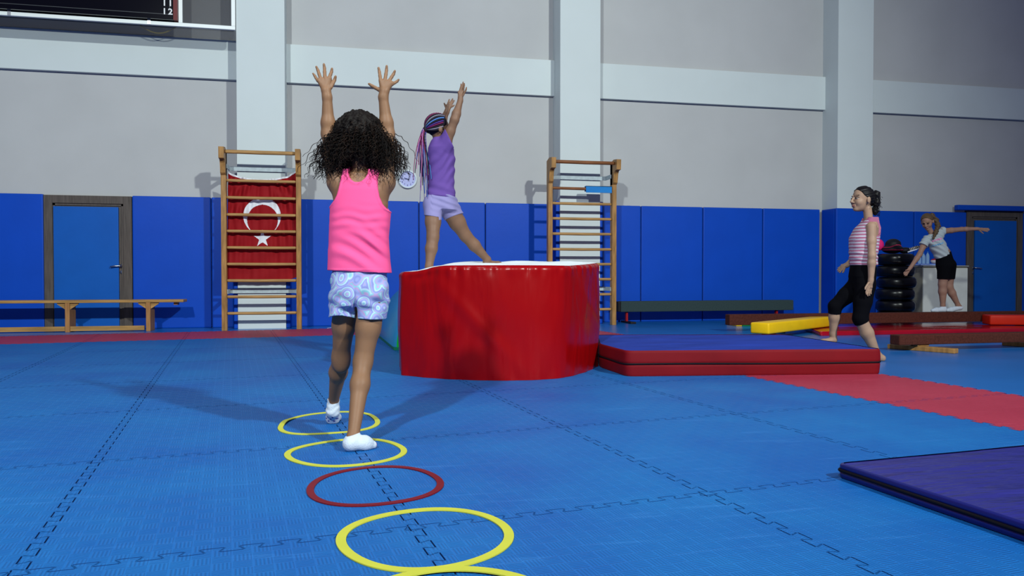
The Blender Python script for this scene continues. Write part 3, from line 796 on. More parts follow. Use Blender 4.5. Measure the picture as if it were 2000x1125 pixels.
def mat_outline():
    # square wave edges with slight dovetail, wave shared by neighbouring tiles
    def edge(L, n):                               # returns list (s, off) along an edge from 0 to L
        p = []; per = L / n; dv = .008
        hi = True
        pts = [(0.0, 0.0)]
        for k in range(n):
            a = k * per + per * .25; b = k * per + per * .75
            pts += [(a + dv, 0, 'u'), (a - dv, 1, 'u'), (b + dv, 1, 'd'), (b - dv, 0, 'd')]
        return pts[1:]
    def side(L, n, sign):
        # sign +1: tile lies on the + side of the line
        r = []
        for s, o, t in edge(L, n):
            off = (AMP if o else -AMP) + sign * GAP
            ds = (-GAP if t == 'u' else GAP) * sign * -1
            r.append((s + ds, off))
        return r
    nb, na = 10, 12
    out = []
    out.append((GAP + AMP, -AMP + GAP)) 
    for s, o in side(TW, nb, 1): out.append((s, o))
    out.append((TW - GAP - AMP, -AMP + GAP))
    # corner patches
    c = [(x, y) for x, y in out]
    right = [(TW + o, s) for s, o in side(TL, na, -1)]
    right = [(TW - AMP - GAP, -AMP + GAP)] + right + [(TW - AMP - GAP, TL - AMP - GAP)]
    top = [(s, TL + o) for s, o in side(TW, nb, -1)][::-1]
    top = [(TW - AMP - GAP, TL - AMP - GAP)] + top + [(-AMP + GAP, TL - AMP - GAP)]
    left = [(o, s) for s, o in side(TL, na, 1)][::-1]
    left = left + [(-AMP + GAP, -AMP + GAP)]
    bot = [(-AMP + GAP, -AMP + GAP)] + [(s, o) for s, o in side(TW, nb, 1)] + [(TW - AMP - GAP, -AMP + GAP)]
    pts = bot + right[1:] + top[1:] + left[:-1]
    return pts
MO = mat_outline()
def mat_mesh(name, m):
    n = len(MO)
    from mathutils.geometry import tessellate_polygon
    tri = tessellate_polygon([[Vector((x, y, 0)) for x, y in MO]])
    vs = [(x, y, MT) for x, y in MO] + [(x, y, .0008) for x, y in MO]
    fs = []; mi = []
    for a, b, c in tri:
        ax2 = (MO[b][0] - MO[a][0]) * (MO[c][1] - MO[a][1]) - (MO[b][1] - MO[a][1]) * (MO[c][0] - MO[a][0])
        if ax2 < 0: b, c = c, b
        fs.append((a, b, c)); mi.append(0)
    for i in range(n): fs.append((i, i + n, (i + 1) % n + n, (i + 1) % n)); mi.append(1)
    me = bpy.data.meshes.new(name); me.from_pydata(vs, [], fs); me.materials.append(m); me.materials.append(m_jig)
    me.polygons.foreach_set('material_index', mi); me.update()
    return me
me_b = mat_mesh('puzzle_mat_blue', m_matb); me_r = mat_mesh('puzzle_mat_red', m_matr)
def proj(p):
    x, y, z = p; l = x * CY - y * SY; d = x * SY + y * CY; h_ = z - H
    fz = d * CP - h_ * SP; fy = d * SP + h_ * CP
    if fz < .05: return None
    return 1000 + FPX * l / fz, 562.5 - FPX * fy / fz
ORD = ['zeroth', 'first', 'second', 'third', 'fourth', 'fifth', 'sixth', 'seventh', 'eighth', 'ninth', 'tenth']
for j in range(-2, 7):
    for i in range(-9, 4):
        vis = False
        for a in np.linspace(0, 1, 9):
            for b in np.linspace(0, 1, 9):
                q = proj(G2W(i + a, j + b))
                if q and -40 < q[0] < 2040 and -40 < q[1] < 1165: vis = True
        if not vis: continue
        red = (i == 3 or j == 6)
        o = bpy.data.objects.new('puzzle_mat', me_r if red else me_b); COL.objects.link(o)
        p = G2W(i, j); o.location = (p[0], p[1], 0); o.rotation_euler = (0, 0, GROT)
        side = ('just right of the hoop line' if i == 0 else 'just left of the hoop line' if i == -1 else '%s column right of the hoop line' % ORD[i + 1] if i > 0 else '%s column left of the hoop line' % ORD[-i])
        tag(o, '%s jigsaw floor mat, %s row from the camera, %s' % ('red' if red else 'blue', ORD[j + 3], side), 'floor mat', 'red jigsaw mats of the border' if red else 'blue jigsaw mats of the floor')

# ------------------------------------------------------------------ hoops
def hoop(u, v, hw, vt, vb, wob, width, m, label, z=MT, rotation=0.0, lift=None):
    l0, d0 = LF(u, vt, z); l1, d1 = LF(u, vb, z); dm = (d0 + d1) / 2; ry = (d0 - d1) / 2
    # half width measured at the widest row
    rx = hw / FPX * LF(u, (v), z)[1]; lc = (u - 1000) / FPX * LF(u, v, z)[1]
    n = 120; vs = []; fs = []
    for k in range(n):
        w = 2 * math.pi * k / n
        rr = 1 + sum(a * math.cos(q * w + ph) for q, a, ph in wob)
        up = (lift(w) if lift else 0)
        c, s = math.cos(w), math.sin(w)
        for (e, zz) in ((0, .0008), (0, .0042), (-1, .0042), (-1, .0008)):
            X = lc + (rx * rr + e * width) * c; Y = dm + (ry * rr + e * width) * s
            vs.append(L2W(X, Y, z + zz + up))
    for k in range(n):
        k2 = (k + 1) % n
        for e in range(4): fs.append((k * 4 + e, k2 * 4 + e, k2 * 4 + (e + 1) % 4, k * 4 + (e + 1) % 4))
    o = mesh_obj('flat_hoop', vs, fs, m, None, None, False)
    o.data.materials[0] = m
    return tag(o, label, 'hoop', 'flat hoops in a line')
m_hy = mat('yellow_rubber', (0.50, 0.50, 0.05), .5, noise=.05, nscale=8); m_hr = mat('dark_red_rubber', (0.15, 0.004, 0.010), .45, noise=.08, nscale=10); m_hw = mat('white_rubber', (.55, .62, .7), .5)
bmpf = lambda c, wd, h_: (lambda w: h_ * math.exp(-((((w - c + math.pi) % (2 * math.pi)) - math.pi) / wd)**2))
hoop(640, 829, 98, 804.5, 850.5, [(3, .035, 1.0), (4, .03, 2.0)], .026, m_hy, 'yellow hoop farthest along the line, under the raised sock', lift=bmpf(math.pi * 1.0, .25, .006))
hoop(675, 885.5, 116, 857.5, 913.5, [(2, .01, 0), (3, .02, 2.2), (4, .02, .5)], .027, m_hy, 'yellow hoop around the planted white sock')
hoop(730.5, 950, 133, 911, 991, [(3, .018, .6), (4, .012, 1.5)], .026, m_hr, 'dark red hoop between the yellow hoops')
hoop(830, 1052, 173, 993, 1118.5, [(2, .005, 0), (3, .012, 4.0), (4, .012, .8)], .029, m_hy, 'large yellow hoop nearest the camera that shows whole')
hoop(885, 1195, 232, 1109, 1320, [(3, .01, 1.0)], .030, m_hy, 'yellow hoop cut off by the bottom edge', z=MT + .004)
hoop(668, 641, 29, 638.6, 643.4, [], .02, m_hw, 'small white ring on the floor far behind the girl', z=0)

# ------------------------------------------------------------------ red block
def red_material(name, col, rough):
    m = mat(name, col, rough, noise=.05, nscale=3, spec=.22); g = NG(m)
    geo = g.n('ShaderNodeNewGeometry')
    mp = g.n('ShaderNodeMapping'); mp.inputs['Rotation'].default_value = (0, .75, 0); mp.inputs['Scale'].default_value = (2.6, 1, .55); g.l(geo.outputs['Position'], mp.inputs[0])
    n = g.n('ShaderNodeTexNoise'); n.inputs['Scale'].default_value = 2.2; n.inputs['Detail'].default_value = 2.5; n.inputs['Distortion'].default_value = .5; g.l(mp.outputs[0], n.inputs['Vector'])
    bp = g.n('ShaderNodeBump'); bp.inputs['Strength'].default_value = .55; bp.inputs['Distance'].default_value = .05; g.l(n.outputs['Fac'], bp.inputs['Height']); g.l(bp.outputs[0], g.b.inputs['Normal'])
    return m
m_blockred = red_material('red_vinyl_block', (0.25, 0.001, 0.002), .27)
m_blocktop = mat('white_vinyl_top', (0.75, 0.80, 0.82), .5, bump=.2, bscale=6)
fp = [LF(784.5, 733, MT), LF(830, 737.5, MT), LF(880, 741, MT), LF(960, 743.5, MT), LF(1040, 742.5, MT), LF(1095, 738.5, MT), LF(1130, 731, MT), LF(1155, 722, MT), LF(1166.5, 713, MT)]
fp += [(.57, 6.7), (.42, 7.0), (.2, 7.2), (-.3, 7.22), (-.93, 7.1), (-.96, 6.6)]
def closed_spline(P, n):
    P = [np.array(p) for p in P]; out = []
    N = len(P)
    for i in range(N):
        p0, p1, p2, p3 = P[i - 1], P[i], P[(i + 1) % N], P[(i + 2) % N]
        sharp1 = i in (0, 13); sharp2 = (i + 1) % N in (0, 13)
        m1 = (p2 - p1) if sharp1 else (p2 - p0) / 2; m2 = (p2 - p1) if sharp2 else (p3 - p1) / 2
        L = np.linalg.norm(p2 - p1); k = max(2, int(L / n))
        for j in range(k):
            t = j / k; h00 = 2 * t**3 - 3 * t**2 + 1; h10 = t**3 - 2 * t**2 + t; h01 = -2 * t**3 + 3 * t**2; h11 = t**3 - t**2
            out.append(h00 * p1 + h10 * m1 + h01 * p2 + h11 * m2)
    return out
OUT = closed_spline(fp, .02)
cenb = np.mean(OUT, axis=0)
def top_z(l, d):
    z = .842 + .045 * min(1, max(0, (d - 5.75) / .8)) / (1 + math.exp(-(l + .56) / .09))
    z -= .012 * math.exp(-((l - .9) / .3)**2)
    z -= .048 / (1 + math.exp((l + .66) / .05))    # left end sags
    z -= .030 * math.exp(-(((l + .665) / .055)**2 + ((d - 6.05) / .16)**2))      # dent under the foot
    z -= .030 * math.exp(-(((l + .16) / .10)**2 + ((d - 6.5) / .14)**2))
    return z
t = thing('foam_block', 'big red vinyl block with a white top that a child stands on', 'foam block', L2W(cenb[0], cenb[1], MT))
vs = []; fs = []; N = len(OUT); NV = 70
per = np.cumsum([0] + [np.linalg.norm(OUT[(i + 1) % N] - OUT[i]) for i in range(N)])
for r_ in range(NV + 1):
    q = r_ / NV
    for k, p in enumerate(OUT):
        zt_ = top_z(p[0], p[1]); s = per[k]
        nrm = (p - cenb); nrm = nrm / np.linalg.norm(nrm)
        crease = 0.010 * math.sin(s * 5 + q * 4) * math.sin(math.pi * q) 
        # short gathers under the top edge
        gth = (.006 * math.sin(s * 37 + 2 * math.sin(s * 11)) + .004 * math.sin(s * 71 + 1)) * math.exp(-((q - .97) / .06)**2)
        gth += .004 * math.sin(s * 30 + 1.3) * math.exp(-((q - .0) / .06)**2)
        dent = 0.035 * math.exp(-((p[0] + .665) / .09)**2) * math.exp(-((q - .95) / .06)**2) if p[1] < 6.3 else 0
        rim = -.022 * max(0, (q - .965) / .035)**2
        diag = .012 * math.exp(-(((p[0] + .55) - (.9 - q) * .75) / .07)**2) * (q < .92) * math.sin(math.pi * min(1, q * 1.1)) if p[1] < 6.4 else 0
        diag += .009 * math.exp(-(((p[0] - .55) - (.75 - q) * .45) / .045)**2) * math.sin(math.pi * q) if (p[1] < 6.6) else 0
        off = crease * .7 + gth + rim - dent * .6 + diag + (.010 * math.sin(math.pi * q))
        x = p + nrm * off
        z = MT + .001 + q * (zt_ - MT - .001) - dent * .25 * q
        vs.append(L2W(x[0], x[1], z))
for r_ in range(NV):
    for k in range(N): fs.append((r_ * N + k, r_ * N + (k + 1) % N, (r_ + 1) * N + (k + 1) % N, (r_ + 1) * N + k))
mesh_obj('side_cover', vs, fs, m_blockred, t, None, True)
vs = []; fs = []; R_ = 40
for i in range(R_ + 1):
    s = 1 - i / R_
    for k, p in enumerate(OUT):
        nrm = (p - cenb); nrm = nrm / np.linalg.norm(nrm); gth = .006 * math.sin(per[k] * 37 + 2 * math.sin(per[k] * 11)) + .004 * math.sin(per[k] * 71 + 1)
        dent = 0.035 * math.exp(-((p[0] + .665) / .09)**2) * math.exp(-((1 - .95) / .06)**2) if p[1] < 6.3 else 0
        e = p + nrm * (-.021 + gth * .78 - dent * .6)
        x = cenb + (e - cenb) * s
        z = top_z(x[0], x[1]) + .001 + (.004 * math.sin(x[0] * 13 + 2 * math.sin(x[1] * 7)) + .003 * math.sin(x[1] * 19)) * min(1, (1 - s) * 10)
        if i == 0: z = top_z(p[0], p[1]) - dent * .25 + .0008
        vs.append(L2W(x[0], x[1], z))
for i in range(R_):
    for k in range(N): fs.append((i * N + k, i * N + (k + 1) % N, (i + 1) * N + (k + 1) % N, (i + 1) * N + k))
mesh_obj('top_cover', vs, fs, m_blocktop, t, None, True)

# ------------------------------------------------------------------ blue and green half roller behind the block
P0 = np.array(LF(737, 657, MT)); P1 = np.array(LF(769, 684, MT)); ax_ = P1 - P0; La = np.linalg.norm(ax_); ax_ = ax_ / La
pr_ = np.array([-ax_[1], ax_[0]])
if pr_[0] < 0: pr_ = -pr_
R_ = .72
t = thing('half_roller', 'blue half round roller with a green end behind the red block', 'soft play shape', L2W(*(P0 + P1) / 2 + pr_ * R_, MT))
def arcp(t_, s_): 
    return R_ * (1 - math.cos(t_)), R_ * .98 * math.sin(t_)
n = 48; vs = []; fs = []
rows = [0, .03, .5, .97, 1.0]
for si, s_ in enumerate(rows):
    ins = .03 if si in (0, len(rows) - 1) else 0
    for k in range(n + 1):
        a = math.pi * k / n; x = R_ - (R_ - ins) * math.cos(a); z = (R_ * .98 - ins) * math.sin(a)
        p = P0 + ax_ * La * s_ + pr_ * x; vs.append(L2W(p[0], p[1], MT + .03 + z))
for i in range(len(rows) - 1):
    for k in range(n): fs.append((i * (n + 1) + k, i * (n + 1) + k + 1, (i + 1) * (n + 1) + k + 1, (i + 1) * (n + 1) + k))
mesh_obj('curved_cover', vs, fs, mat('cyan_blue_vinyl', (0.03, 0.26, 0.50), .35, bump=.1, bscale=5), t, None, True)
m_gr = mat('bright_green_vinyl', (0.006, 0.42, 0.03), .4)
for s_, rev in ((-.004, 0), (1.002, 1)):
    vs = []; 
    for k in range(n + 1):
        a = math.pi * k / n; p = P0 + ax_ * La * s_ + pr_ * (R_ - (R_ - .029) * math.cos(a)); vs.append(L2W(p[0], p[1], MT + .03 + (R_ * .98 - .03) * math.sin(a)))
    mesh_obj('end_panel', vs, [tuple(range(n + 1))], m_gr, t)
vs = [L2W(*(P0 + ax_ * La * a + pr_ * b), z) for z in (MT + .001, MT + .03) for a, b in ((-.01, .0), (1.01, .0), (1.01, 2 * R_), (-.01, 2 * R_))]
mesh_obj('base_strip', vs, [(0, 1, 2, 3), (4, 5, 6, 7), (0, 1, 5, 4), (1, 2, 6, 5), (2, 3, 7, 6), (3, 0, 4, 7)], mat('dark_green_vinyl', (0.005, 0.16, 0.08), .45), t)

# ------------------------------------------------------------------ crash mat and corner mat
m_velour = mat('blue_velour', (0.012, 0.036, 0.28), .85, noise=.22, nscale=3.0, bump=.25, bscale=12, stretch=(.7, 3, 1))
m_crred = mat('red_canvas', (0.15, 0.001, 0.005), .7, noise=.1, nscale=4, bump=.06, bscale=12)
zc = .205
cr = [L2W(*LF(1223, 735.5, MT), 0), L2W(*LF(1724.5, 730.5, MT), 0), L2W(*LF(1535, 653.0, zc), 0), L2W(.80, LF(1225, 653.5, zc)[1], 0), L2W(*LF(1171, 671.5, zc), 0)]
flat_mat('crash_mat', 'thick crash mat with blue top and red sides beside the red block', 'crash mat', cr, MT + .001, zc, m_velour, m_crred, .07, .47)
m_nav = mat('navy_violet_vinyl', (0.020, 0.020, 0.17), .33, noise=.05, nscale=4, spec=.4, bump=.7, bscale=4.5, bdist=.05, stretch=(.8, 3.2, 1))
m_navs = mat('navy_vinyl_side', (0.006, 0.008, 0.12), .3, spec=.4)
zn = .068
A = np.array(LF(1636, 903, zn)); B = np.array(LF(2000, 868.5, zn)); d1 = (B - A) / np.linalg.norm(B - A); d2 = np.array([d1[1], -d1[0]])
cs = [A, A + d2 * 1.35, A + d2 * 1.35 + d1 * 1.9, A + d1 * 1.9]
flat_mat('gym_mat', 'dark violet blue gym mat at the lower right corner', 'gym mat', [L2W(*p, 0) for p in cs], MT + .001, zn, m_nav, m_navs, .03, .5, wrink=.003)

# ================================================================== THE CHILDREN
def skin(name, c, r=.5):
    m = mat(name, c, r, noise=.06, nscale=9, bump=.03, bscale=90, spec=.2)
    b = m.node_tree.nodes['Principled BSDF']; b.inputs['Subsurface Weight'].default_value = .08; b.inputs['Subsurface Radius'].default_value = (.02, .008, .004)
    return m
m_eyew = mat('eye_white', (.20, .18, .18), .5); m_eyed = mat('eye_dark', (.02, .012, .01), .2); m_lip = mat('lip_pink', (.26, .10, .085), .5)
m_sock = mat('white_cotton', (.50, .56, .64), .9, noise=.06, nscale=30, bump=.25, bscale=160)

def limb(s, pts, rad, k=.02):
    for i in range(len(pts) - 1): s.cap(pts[i], pts[i + 1], rad[i], rad[i + 1], k=k)
def vadd(a, b, t=1.0): return tuple(np.array(a) + t * np.array(b))
def lerp(a, b, t): return tuple(np.array(a) * (1 - t) + np.array(b) * t)
def hand(s, wrist, palm0, palm1, fingers, rw, rf, bend=(0, .01, 0)):
    """palm from wrist to two knuckle corners, fingers: (base, tip, scale)"""
    mid = lerp(palm0, palm1, .5); c = lerp(wrist, mid, .35)
    s.cap(wrist, c, rw * .95, rw, k=.012)
    for q in (0, .33, .67, 1):
        s.cap(lerp(wrist, mid, .25), lerp(palm0, palm1, q), rw * .72, rf * 1.25, k=.008)
    for base, tip, sc in fingers:
        b = np.array(base); t = np.array(tip); L = np.linalg.norm(t - b)
        m1 = b + (t - b) * .42 + np.array(bend) * .5; m2 = b + (t - b) * .72 + np.array(bend) * .9
        t2 = t + np.array(bend) * .4
        s.cap(b, m1, rf * sc * 1.08, rf * sc, k=.0035); s.cap(m1, m2, rf * sc, rf * sc * .93, k=.003); s.cap(m2, t2, rf * sc * .93, rf * sc * .74, k=.003)

def basis(f, up=(0, 0, 1)):
    f = np.array(f, float); f /= np.linalg.norm(f); r = np.cross(f, up); r /= np.linalg.norm(r); u = np.cross(r, f)
    return r, f, u
def head(s, c, f, up=(0, 0, 1), sc=1.0, ears=True):
    r, fw, u = basis(f, up); R = np.array([r, fw, u]); c = np.array(c)
    P = lambda x, y, z: c + sc * (r * x + fw * y + u * z)
    E = lambda p, rad, k: s.ell(P(*p), np.array(rad) * sc, k=k, rot=R)
    E((0, -.012, .022), (.073, .090, .086), .02)
    E((0, .026, -.038), (.054, .056, .068), .03)
    E((0, .062, -.088), (.020, .018, .016), .025)
    for sx in (-1, 1):
        E((sx * .030, .052, -.030), (.026, .028, .026), .02)
        if ears: E((sx * .076, -.008, -.012), (.009, .017, .028), .006)
        E((sx * .029, .074, .002), (.015, .012, .010), .004)
        s.cap(P(sx * .010, .086, .024), P(sx * .044, .070, .024), .0055 * sc, .004 * sc, k=.008)
        s.cap(P(sx * .009, .092, -.032), P(sx * .006, .096, -.030), .0075 * sc, .006 * sc, k=.006)
    s.cap(P(0, .084, .008), P(0, .104, -.026), .008 * sc, .0115 * sc, k=.010)
    s.cap(P(-.017, .082, -.056), P(.017, .082, -.056), .006 * sc, .006 * sc, k=.005); s.cap(P(0, .089, -.054), P(0, .089, -.056), .006 * sc, k=.006)
    s.cap(P(-.013, .082, -.066), P(.013, .082, -.066), .007 * sc, .007 * sc, k=.005)
    def paint(cn):
        q = (cn - c) / sc; x = q @ r; y = q @ fw; z = q @ u
        mi = np.zeros(len(cn), int)
        ex = np.abs(x)
        eye = ((ex - .029) / .015)**2 + ((z - .001) / .0055)**2 < 1
        mi[eye & (y > .05)] = 1
        iris = (ex - .030)**2 + (z - .002)**2 < .0062**2
        mi[iris & (y > .05)] = 2
        lash = (np.abs(ex - .029) < .017) & (np.abs(z - .0105 + ((ex - .029) / .03)**2 * .01) < .0024) & (y > .05); mi[lash] = 2
        brow = (np.abs(ex - .029) < .019) & (np.abs(z - .029 + ((ex - .029) / .02)**2 * .003) < .0032) & (y > .04); mi[brow] = 3
        lip = (np.abs(x) < .020) & (np.abs(z + .061) < .0105 - (x / .02)**2 * .006) & (y > .07); mi[lip] = 4
        return mi
    return P, R, paint

def polytubes(tubes, n=5):
    """tubes: list of (points Nx3 world, radii N, material index)"""
    V = []; F = []; MI = []; off = 0
    for pts, rad, mi in tubes:
        pts = np.asarray(pts, float); N = len(pts); rad = np.broadcast_to(rad, (N,))
        T = np.gradient(pts, axis=0); T /= (np.linalg.norm(T, axis=1)[:, None] + 1e-12)
        ref = np.array([.31, .52, .79]); A = np.cross(T, ref); A /= (np.linalg.norm(A, axis=1)[:, None] + 1e-9); B = np.cross(T, A)
        w = 2 * np.pi * np.arange(n) / n
        ring = pts[:, None, :] + rad[:, None, None] * (A[:, None, :] * np.cos(w)[None, :, None] + B[:, None, :] * np.sin(w)[None, :, None])
        V.append(ring.reshape(-1, 3))
        i = np.arange(N - 1)[:, None]; k = np.arange(n)[None, :]; k2 = (k + 1) % n
        f = np.stack([i * n + k, i * n + k2, (i + 1) * n + k2, (i + 1) * n + k], -1).reshape(-1, 4) + off
        F.append(f); MI.append(np.full(len(f), mi)); off += N * n
    return np.concatenate(V), np.concatenate(F), np.concatenate(MI)
def tolocalW(P): P = np.asarray(P, float); return np.stack([P[:, 0] * CY + P[:, 1] * SY, -P[:, 0] * SY + P[:, 1] * CY, P[:, 2]], 1)

def cutplane(D, X, Y, Z, p, n):                   # keep the side where (x-p).n < 0
    n = np.array(n, float); n /= np.linalg.norm(n)
    return np.maximum(D, (X - p[0]) * n[0] + (Y - p[1]) * n[1] + (Z - p[2]) * n[2])

# ------------------------------------------------------------------ girl in the pink tank top, seen from behind
def girl_pink():
    D = 3.55; S = FPX / D
    J = lambda u, v, o=0.0: LD(u, v, D + o)
    fl_ = W2L(FL(690, 888, MT))
    t = thing('person', 'person in neon pink tank top and pastel shorts stepping through the hoops', 'person', L2W(J(702, 600)[0], D, MT))
    s = SDF()
    # torso
    s.loft([(J(702, 590), .112, .080), (J(702, 560), .120, .090), (J(701.5, 525), .108, .078), (J(701.5, 490), .104, .072), (J(703, 440), .118, .078), (J(704.5, 400), .126, .080), (J(705, 372), .118, .074), (J(705, 352), .100, .062), (J(704, 341), .070, .050)], k=.03, e=2.2)
    s.ell(J(681, 568, -.035), (.062, .062, .070), k=.03); s.ell(J(724, 568, -.035), (.062, .062, .070), k=.03)
    s.cap(J(704, 356, .0), J(703.5, 312, .01), .043, .040, k=.03)
    s.cap(J(676, 352, .01), J(732, 352, .01), .036, k=.03)
    s.ell(J(684, 376, -.03), (.042, .040, .060), k=.03); s.ell(J(724, 376, -.03), (.042, .040, .060), k=.03)
    P, R, paint = head(s, J(703, 272, .03), (0.02, 1, -.08), sc=1.02)
    # arms
    sl, el, wl_ = J(660, 356), J(641.5, 262, .03), J(639, 190, .02)
    sr, er, wr_ = J(751, 356), J(757, 262, .03), J(748.5, 190, .02)
    limb(s, [J(672, 376), sl, lerp(sl, el, .5), el, lerp(el, wl_, .3), wl_], [.050, .047, .036, .031, .030, .0215], k=.02)
    limb(s, [J(738, 376), sr, lerp(sr, er, .5), er, lerp(er, wr_, .3), wr_], [.050, .047, .036, .031, .030, .0215], k=.02)
    hand(s, wl_, J(623, 157, .02), J(644, 153, .02), [(J(620.5, 158, .02), J(611, 143, .03), .85), (J(626, 153, .02), J(617.5, 130, .03), .96), (J(634.5, 150.5, .02), J(632, 125, .03), 1.0), (J(643, 152.5, .02), J(648, 133.5, .03), .98), (J(646, 171, .02), J(655, 149, .025), 1.05)], .0225, .0080, bend=(0, .012, 0))
    hand(s, wr_, J(743.5, 157, .02), J(765, 162, .02), [(J(743.5, 158, .02), J(739, 132, .03), .98), (J(752, 156, .02), J(755, 128.5, .03), 1.0), (J(760, 158, .02), J(771, 138, .03), .96), (J(766, 165, .02), J(778.5, 155, .03), .85), (J(741, 176, .02), J(720.5, 163.5, .025), 1.05)], .0225, .0080, bend=(0, .012, 0))
    # legs
    hl, kl, al = J(676, 585), J(666, 695, .10), J(651.5, 783, .33)
    hr, kr, ar = J(727, 588), J(709, 706, -.03), J(690, 852, -.20)
    limb(s, [hl, lerp(hl, kl, .45), kl, lerp(kl, al, .35), al], [.066, .051, .039, .041, .0245], k=.025)
    limb(s, [hr, lerp(hr, kr, .45), kr, lerp(kr, ar, .32), ar], [.068, .054, .041, .041, .025], k=.025)
    s.ell(lerp(kl, J(667, 712, .10), .8), (.040, .040, .05), k=.02)
    # feet
    lh, lb, lt = J(650, 803, .335), LD(651, 822.5, 3.95), LD(653, 817.0, 4.03)
    lb = (lb[0], 3.94, MT + .027); lt = (lb[0] + .008, 4.01, MT + .018)
    limb(s, [al, lh], [.026, .028], k=.015); limb(s, [lh, lb, lt], [.027, .030, .018], k=.015)
    rh = np.array(LD(685, 884, 3.32)); rh[2] = MT + .032; rt = np.array(W2L(FL(728, 876, MT))); rt[2] = MT + .016
    limb(s, [ar, rh], [.026, .027], k=.015); rb = rh + (rt - rh) * .65; rb[2] = MT + .026
    limb(s, [vadd(ar, (.010, .014, -.045)), rb], [.021, .021], k=.02); limb(s, [rh, rb, rt], [.027, .028, .015], k=.015)
    ms = skin('warm_brown_skin', (.21, .110, .060))
    def floorcut(Dd, X, Y, Z): return np.maximum(Dd, MT + .001 - Z)
    body = bake('body', s, .0030, [ms, m_eyew, m_eyed, m_eyed, m_lip], t, paint=paint, mod=floorcut)
    # socks
    for nm, ank, pts, rr in (('left', al, [lh, lb, lt], [.027, .030, .018]), ('right', ar, [tuple(rh), tuple(rb), tuple(rt)], [.027, .028, .015])):
        q = SDF(); top = vadd(ank, (0, 0, .012)); limb(q, [top, pts[0]], [.027, .030], k=.015); limb(q, pts, rr, k=.015)
        if nm == 'right': limb(q, [vadd(ar, (.010, .014, -.045)), rb], [.021, .021], k=.02)
        z1 = ank[2] + (.018 if nm == 'left' else .010)
        def sm(Dd, X, Y, Z, z1=z1):
            Dd = Dd + .0012 * np.sin(Z * 190 + 3 * np.sin(X * 60)) * np.clip((Z - MT - .03) * 30, 0, 1)
            Dd = np.minimum(Dd, 9); return np.maximum(np.maximum(Dd, Z - z1 - .25 * (X - ank[0])), MT + .0008 - Z)
        pz = None
        if nm == 'right':
            def pz(c, rt=rt, rb=rb): return np.where(np.linalg.norm(c - np.array([rt[0] + .018, rt[1] + .012, rt[2]]), axis=1) < .016, 1, 0)
        else:
            def pz(c, lb=lb): return np.where((c[:, 2] < MT + .05) & (c[:, 2] > MT + .012) & (c[:, 1] < lb[1] + .0) & (np.sin(c[:, 0] * 220) * np.sin(c[:, 2] * 260) > .45), 2, 0)
        sk = bake('sock', q, .0025, [m_sock, mat('sock_pink_toe', (.75, .25, .40), .9), mat('sock_print_blue', (.06, .06, .28), .9)], t, inflate=.0032, mod=sm, paint=pz)
    # tank top
    tt = SDF()
    tt.loft([(J(702.5, 534), .139, .100), (J(701.5, 505), .133, .094), (J(701, 465), .128, .090), (J(703.5, 425), .130, .089), (J(705, 400), .131, .087), (J(705, 372), .122, .082), (J(704.5, 352), .106, .072), (J(704, 336), .092, .060)], k=.02, e=2.3)
    tt.cap(J(681, 350, .005), J(683, 343, .005), .034, k=.02); tt.cap(J(733, 350, .005), J(731, 343, .005), .034, k=.02)
    cxl = J(704.5, 400)[0]
    zs = [J(704, v)[2] for v in (420, 410, 402, 393, 383, 370, 355, 340, 325)]
    lo_ = [(cxl - J(u, v)[0]) for u, v in ((620, 420), (636, 410), (650, 402), (659, 393), (664.5, 383), (668, 370), (670.5, 355), (673, 340), (675, 325))]
    hi_ = [(J(u, v)[0] - cxl) for u, v in ((790, 430), (775, 419), (759, 411), (751, 401), (746, 388), (743, 372), (742, 355), (743, 340), (743, 325))]
    zh = [J(704, v)[2] for v in (430, 419, 411, 401, 388, 372, 355, 340, 325)]
    nk = J(704, 335)
    def tm(Dd, X, Y, Z):
        x = X - cxl
        left = np.interp(Z.ravel(), zs, lo_).reshape(Z.shape); right = np.interp(Z.ravel(), zh, hi_).reshape(Z.shape)
        back = np.clip((D + .03 - Y) / .06, 0, 1)
        zr = Z - J(704, 470)[2]
        # drape folds: arcs that sag from the left armhole towards the right hem
        ph = (Z * 1.0 + .55 * x + 1.9 * (x - .02)**2)
        env = np.exp(-((zr + .035) / .085)**2)
        f = .0075 * np.sin(ph * 95 + 1.2 * np.sin(x * 14)) * env * (.35 + .65 * np.clip(.5 + x * 5, 0, 1))
        f = f + .004 * np.sin(ph * 48 + 2) * np.exp(-((zr + .07) / .12)**2) + .0022 * np.sin(Z * 150 + 9 * x + np.sin(x * 40)) * np.exp(-((zr - .09) / .05)**2)
        f = f - .0022 * (np.abs(Z - (J(702, 534)[2] + .017)) < .0022)
        Dd = Dd + f * back * np.clip(1.15 - (x / .13)**2, .12, 1)
        rim = np.minimum(x + left, right - x)
        neck = np.sqrt((x / .046)**2 + ((Z - nk[2]) / .058)**2)
        near = np.minimum(rim, (neck - 1) * .05)
        Dd = Dd - .0025 * np.exp(-((near - .006) / .005)**2)        # bound edges
        Dd = np.maximum(Dd, np.maximum(-(x + left), x - right))
        Dd = np.maximum(Dd, (1 - neck) * .045)
        Dd = np.maximum(Dd, J(703, 531)[2] - .10 * (x > 9) - .045 * x - Z)
        return Dd
    m_pink = mat('neon_pink_jersey', (.80, .085, .25), .85, bump=.05, bscale=200)
    bake('tank_top', tt, .0030, [m_pink], t, inflate=.006, mod=tm, relax=2)
    # shorts
    sh = SDF()
    sh.loft([(J(702, 528), .118, .090), (J(702, 550), .124, .098), (J(702, 578), .122, .094), (J(702, 592), .110, .085)], k=.02)
    sh.ell(J(680, 566, -.035), (.064, .064, .066), k=.03); sh.ell(J(725, 566, -.035), (.064, .064, .066), k=.03)
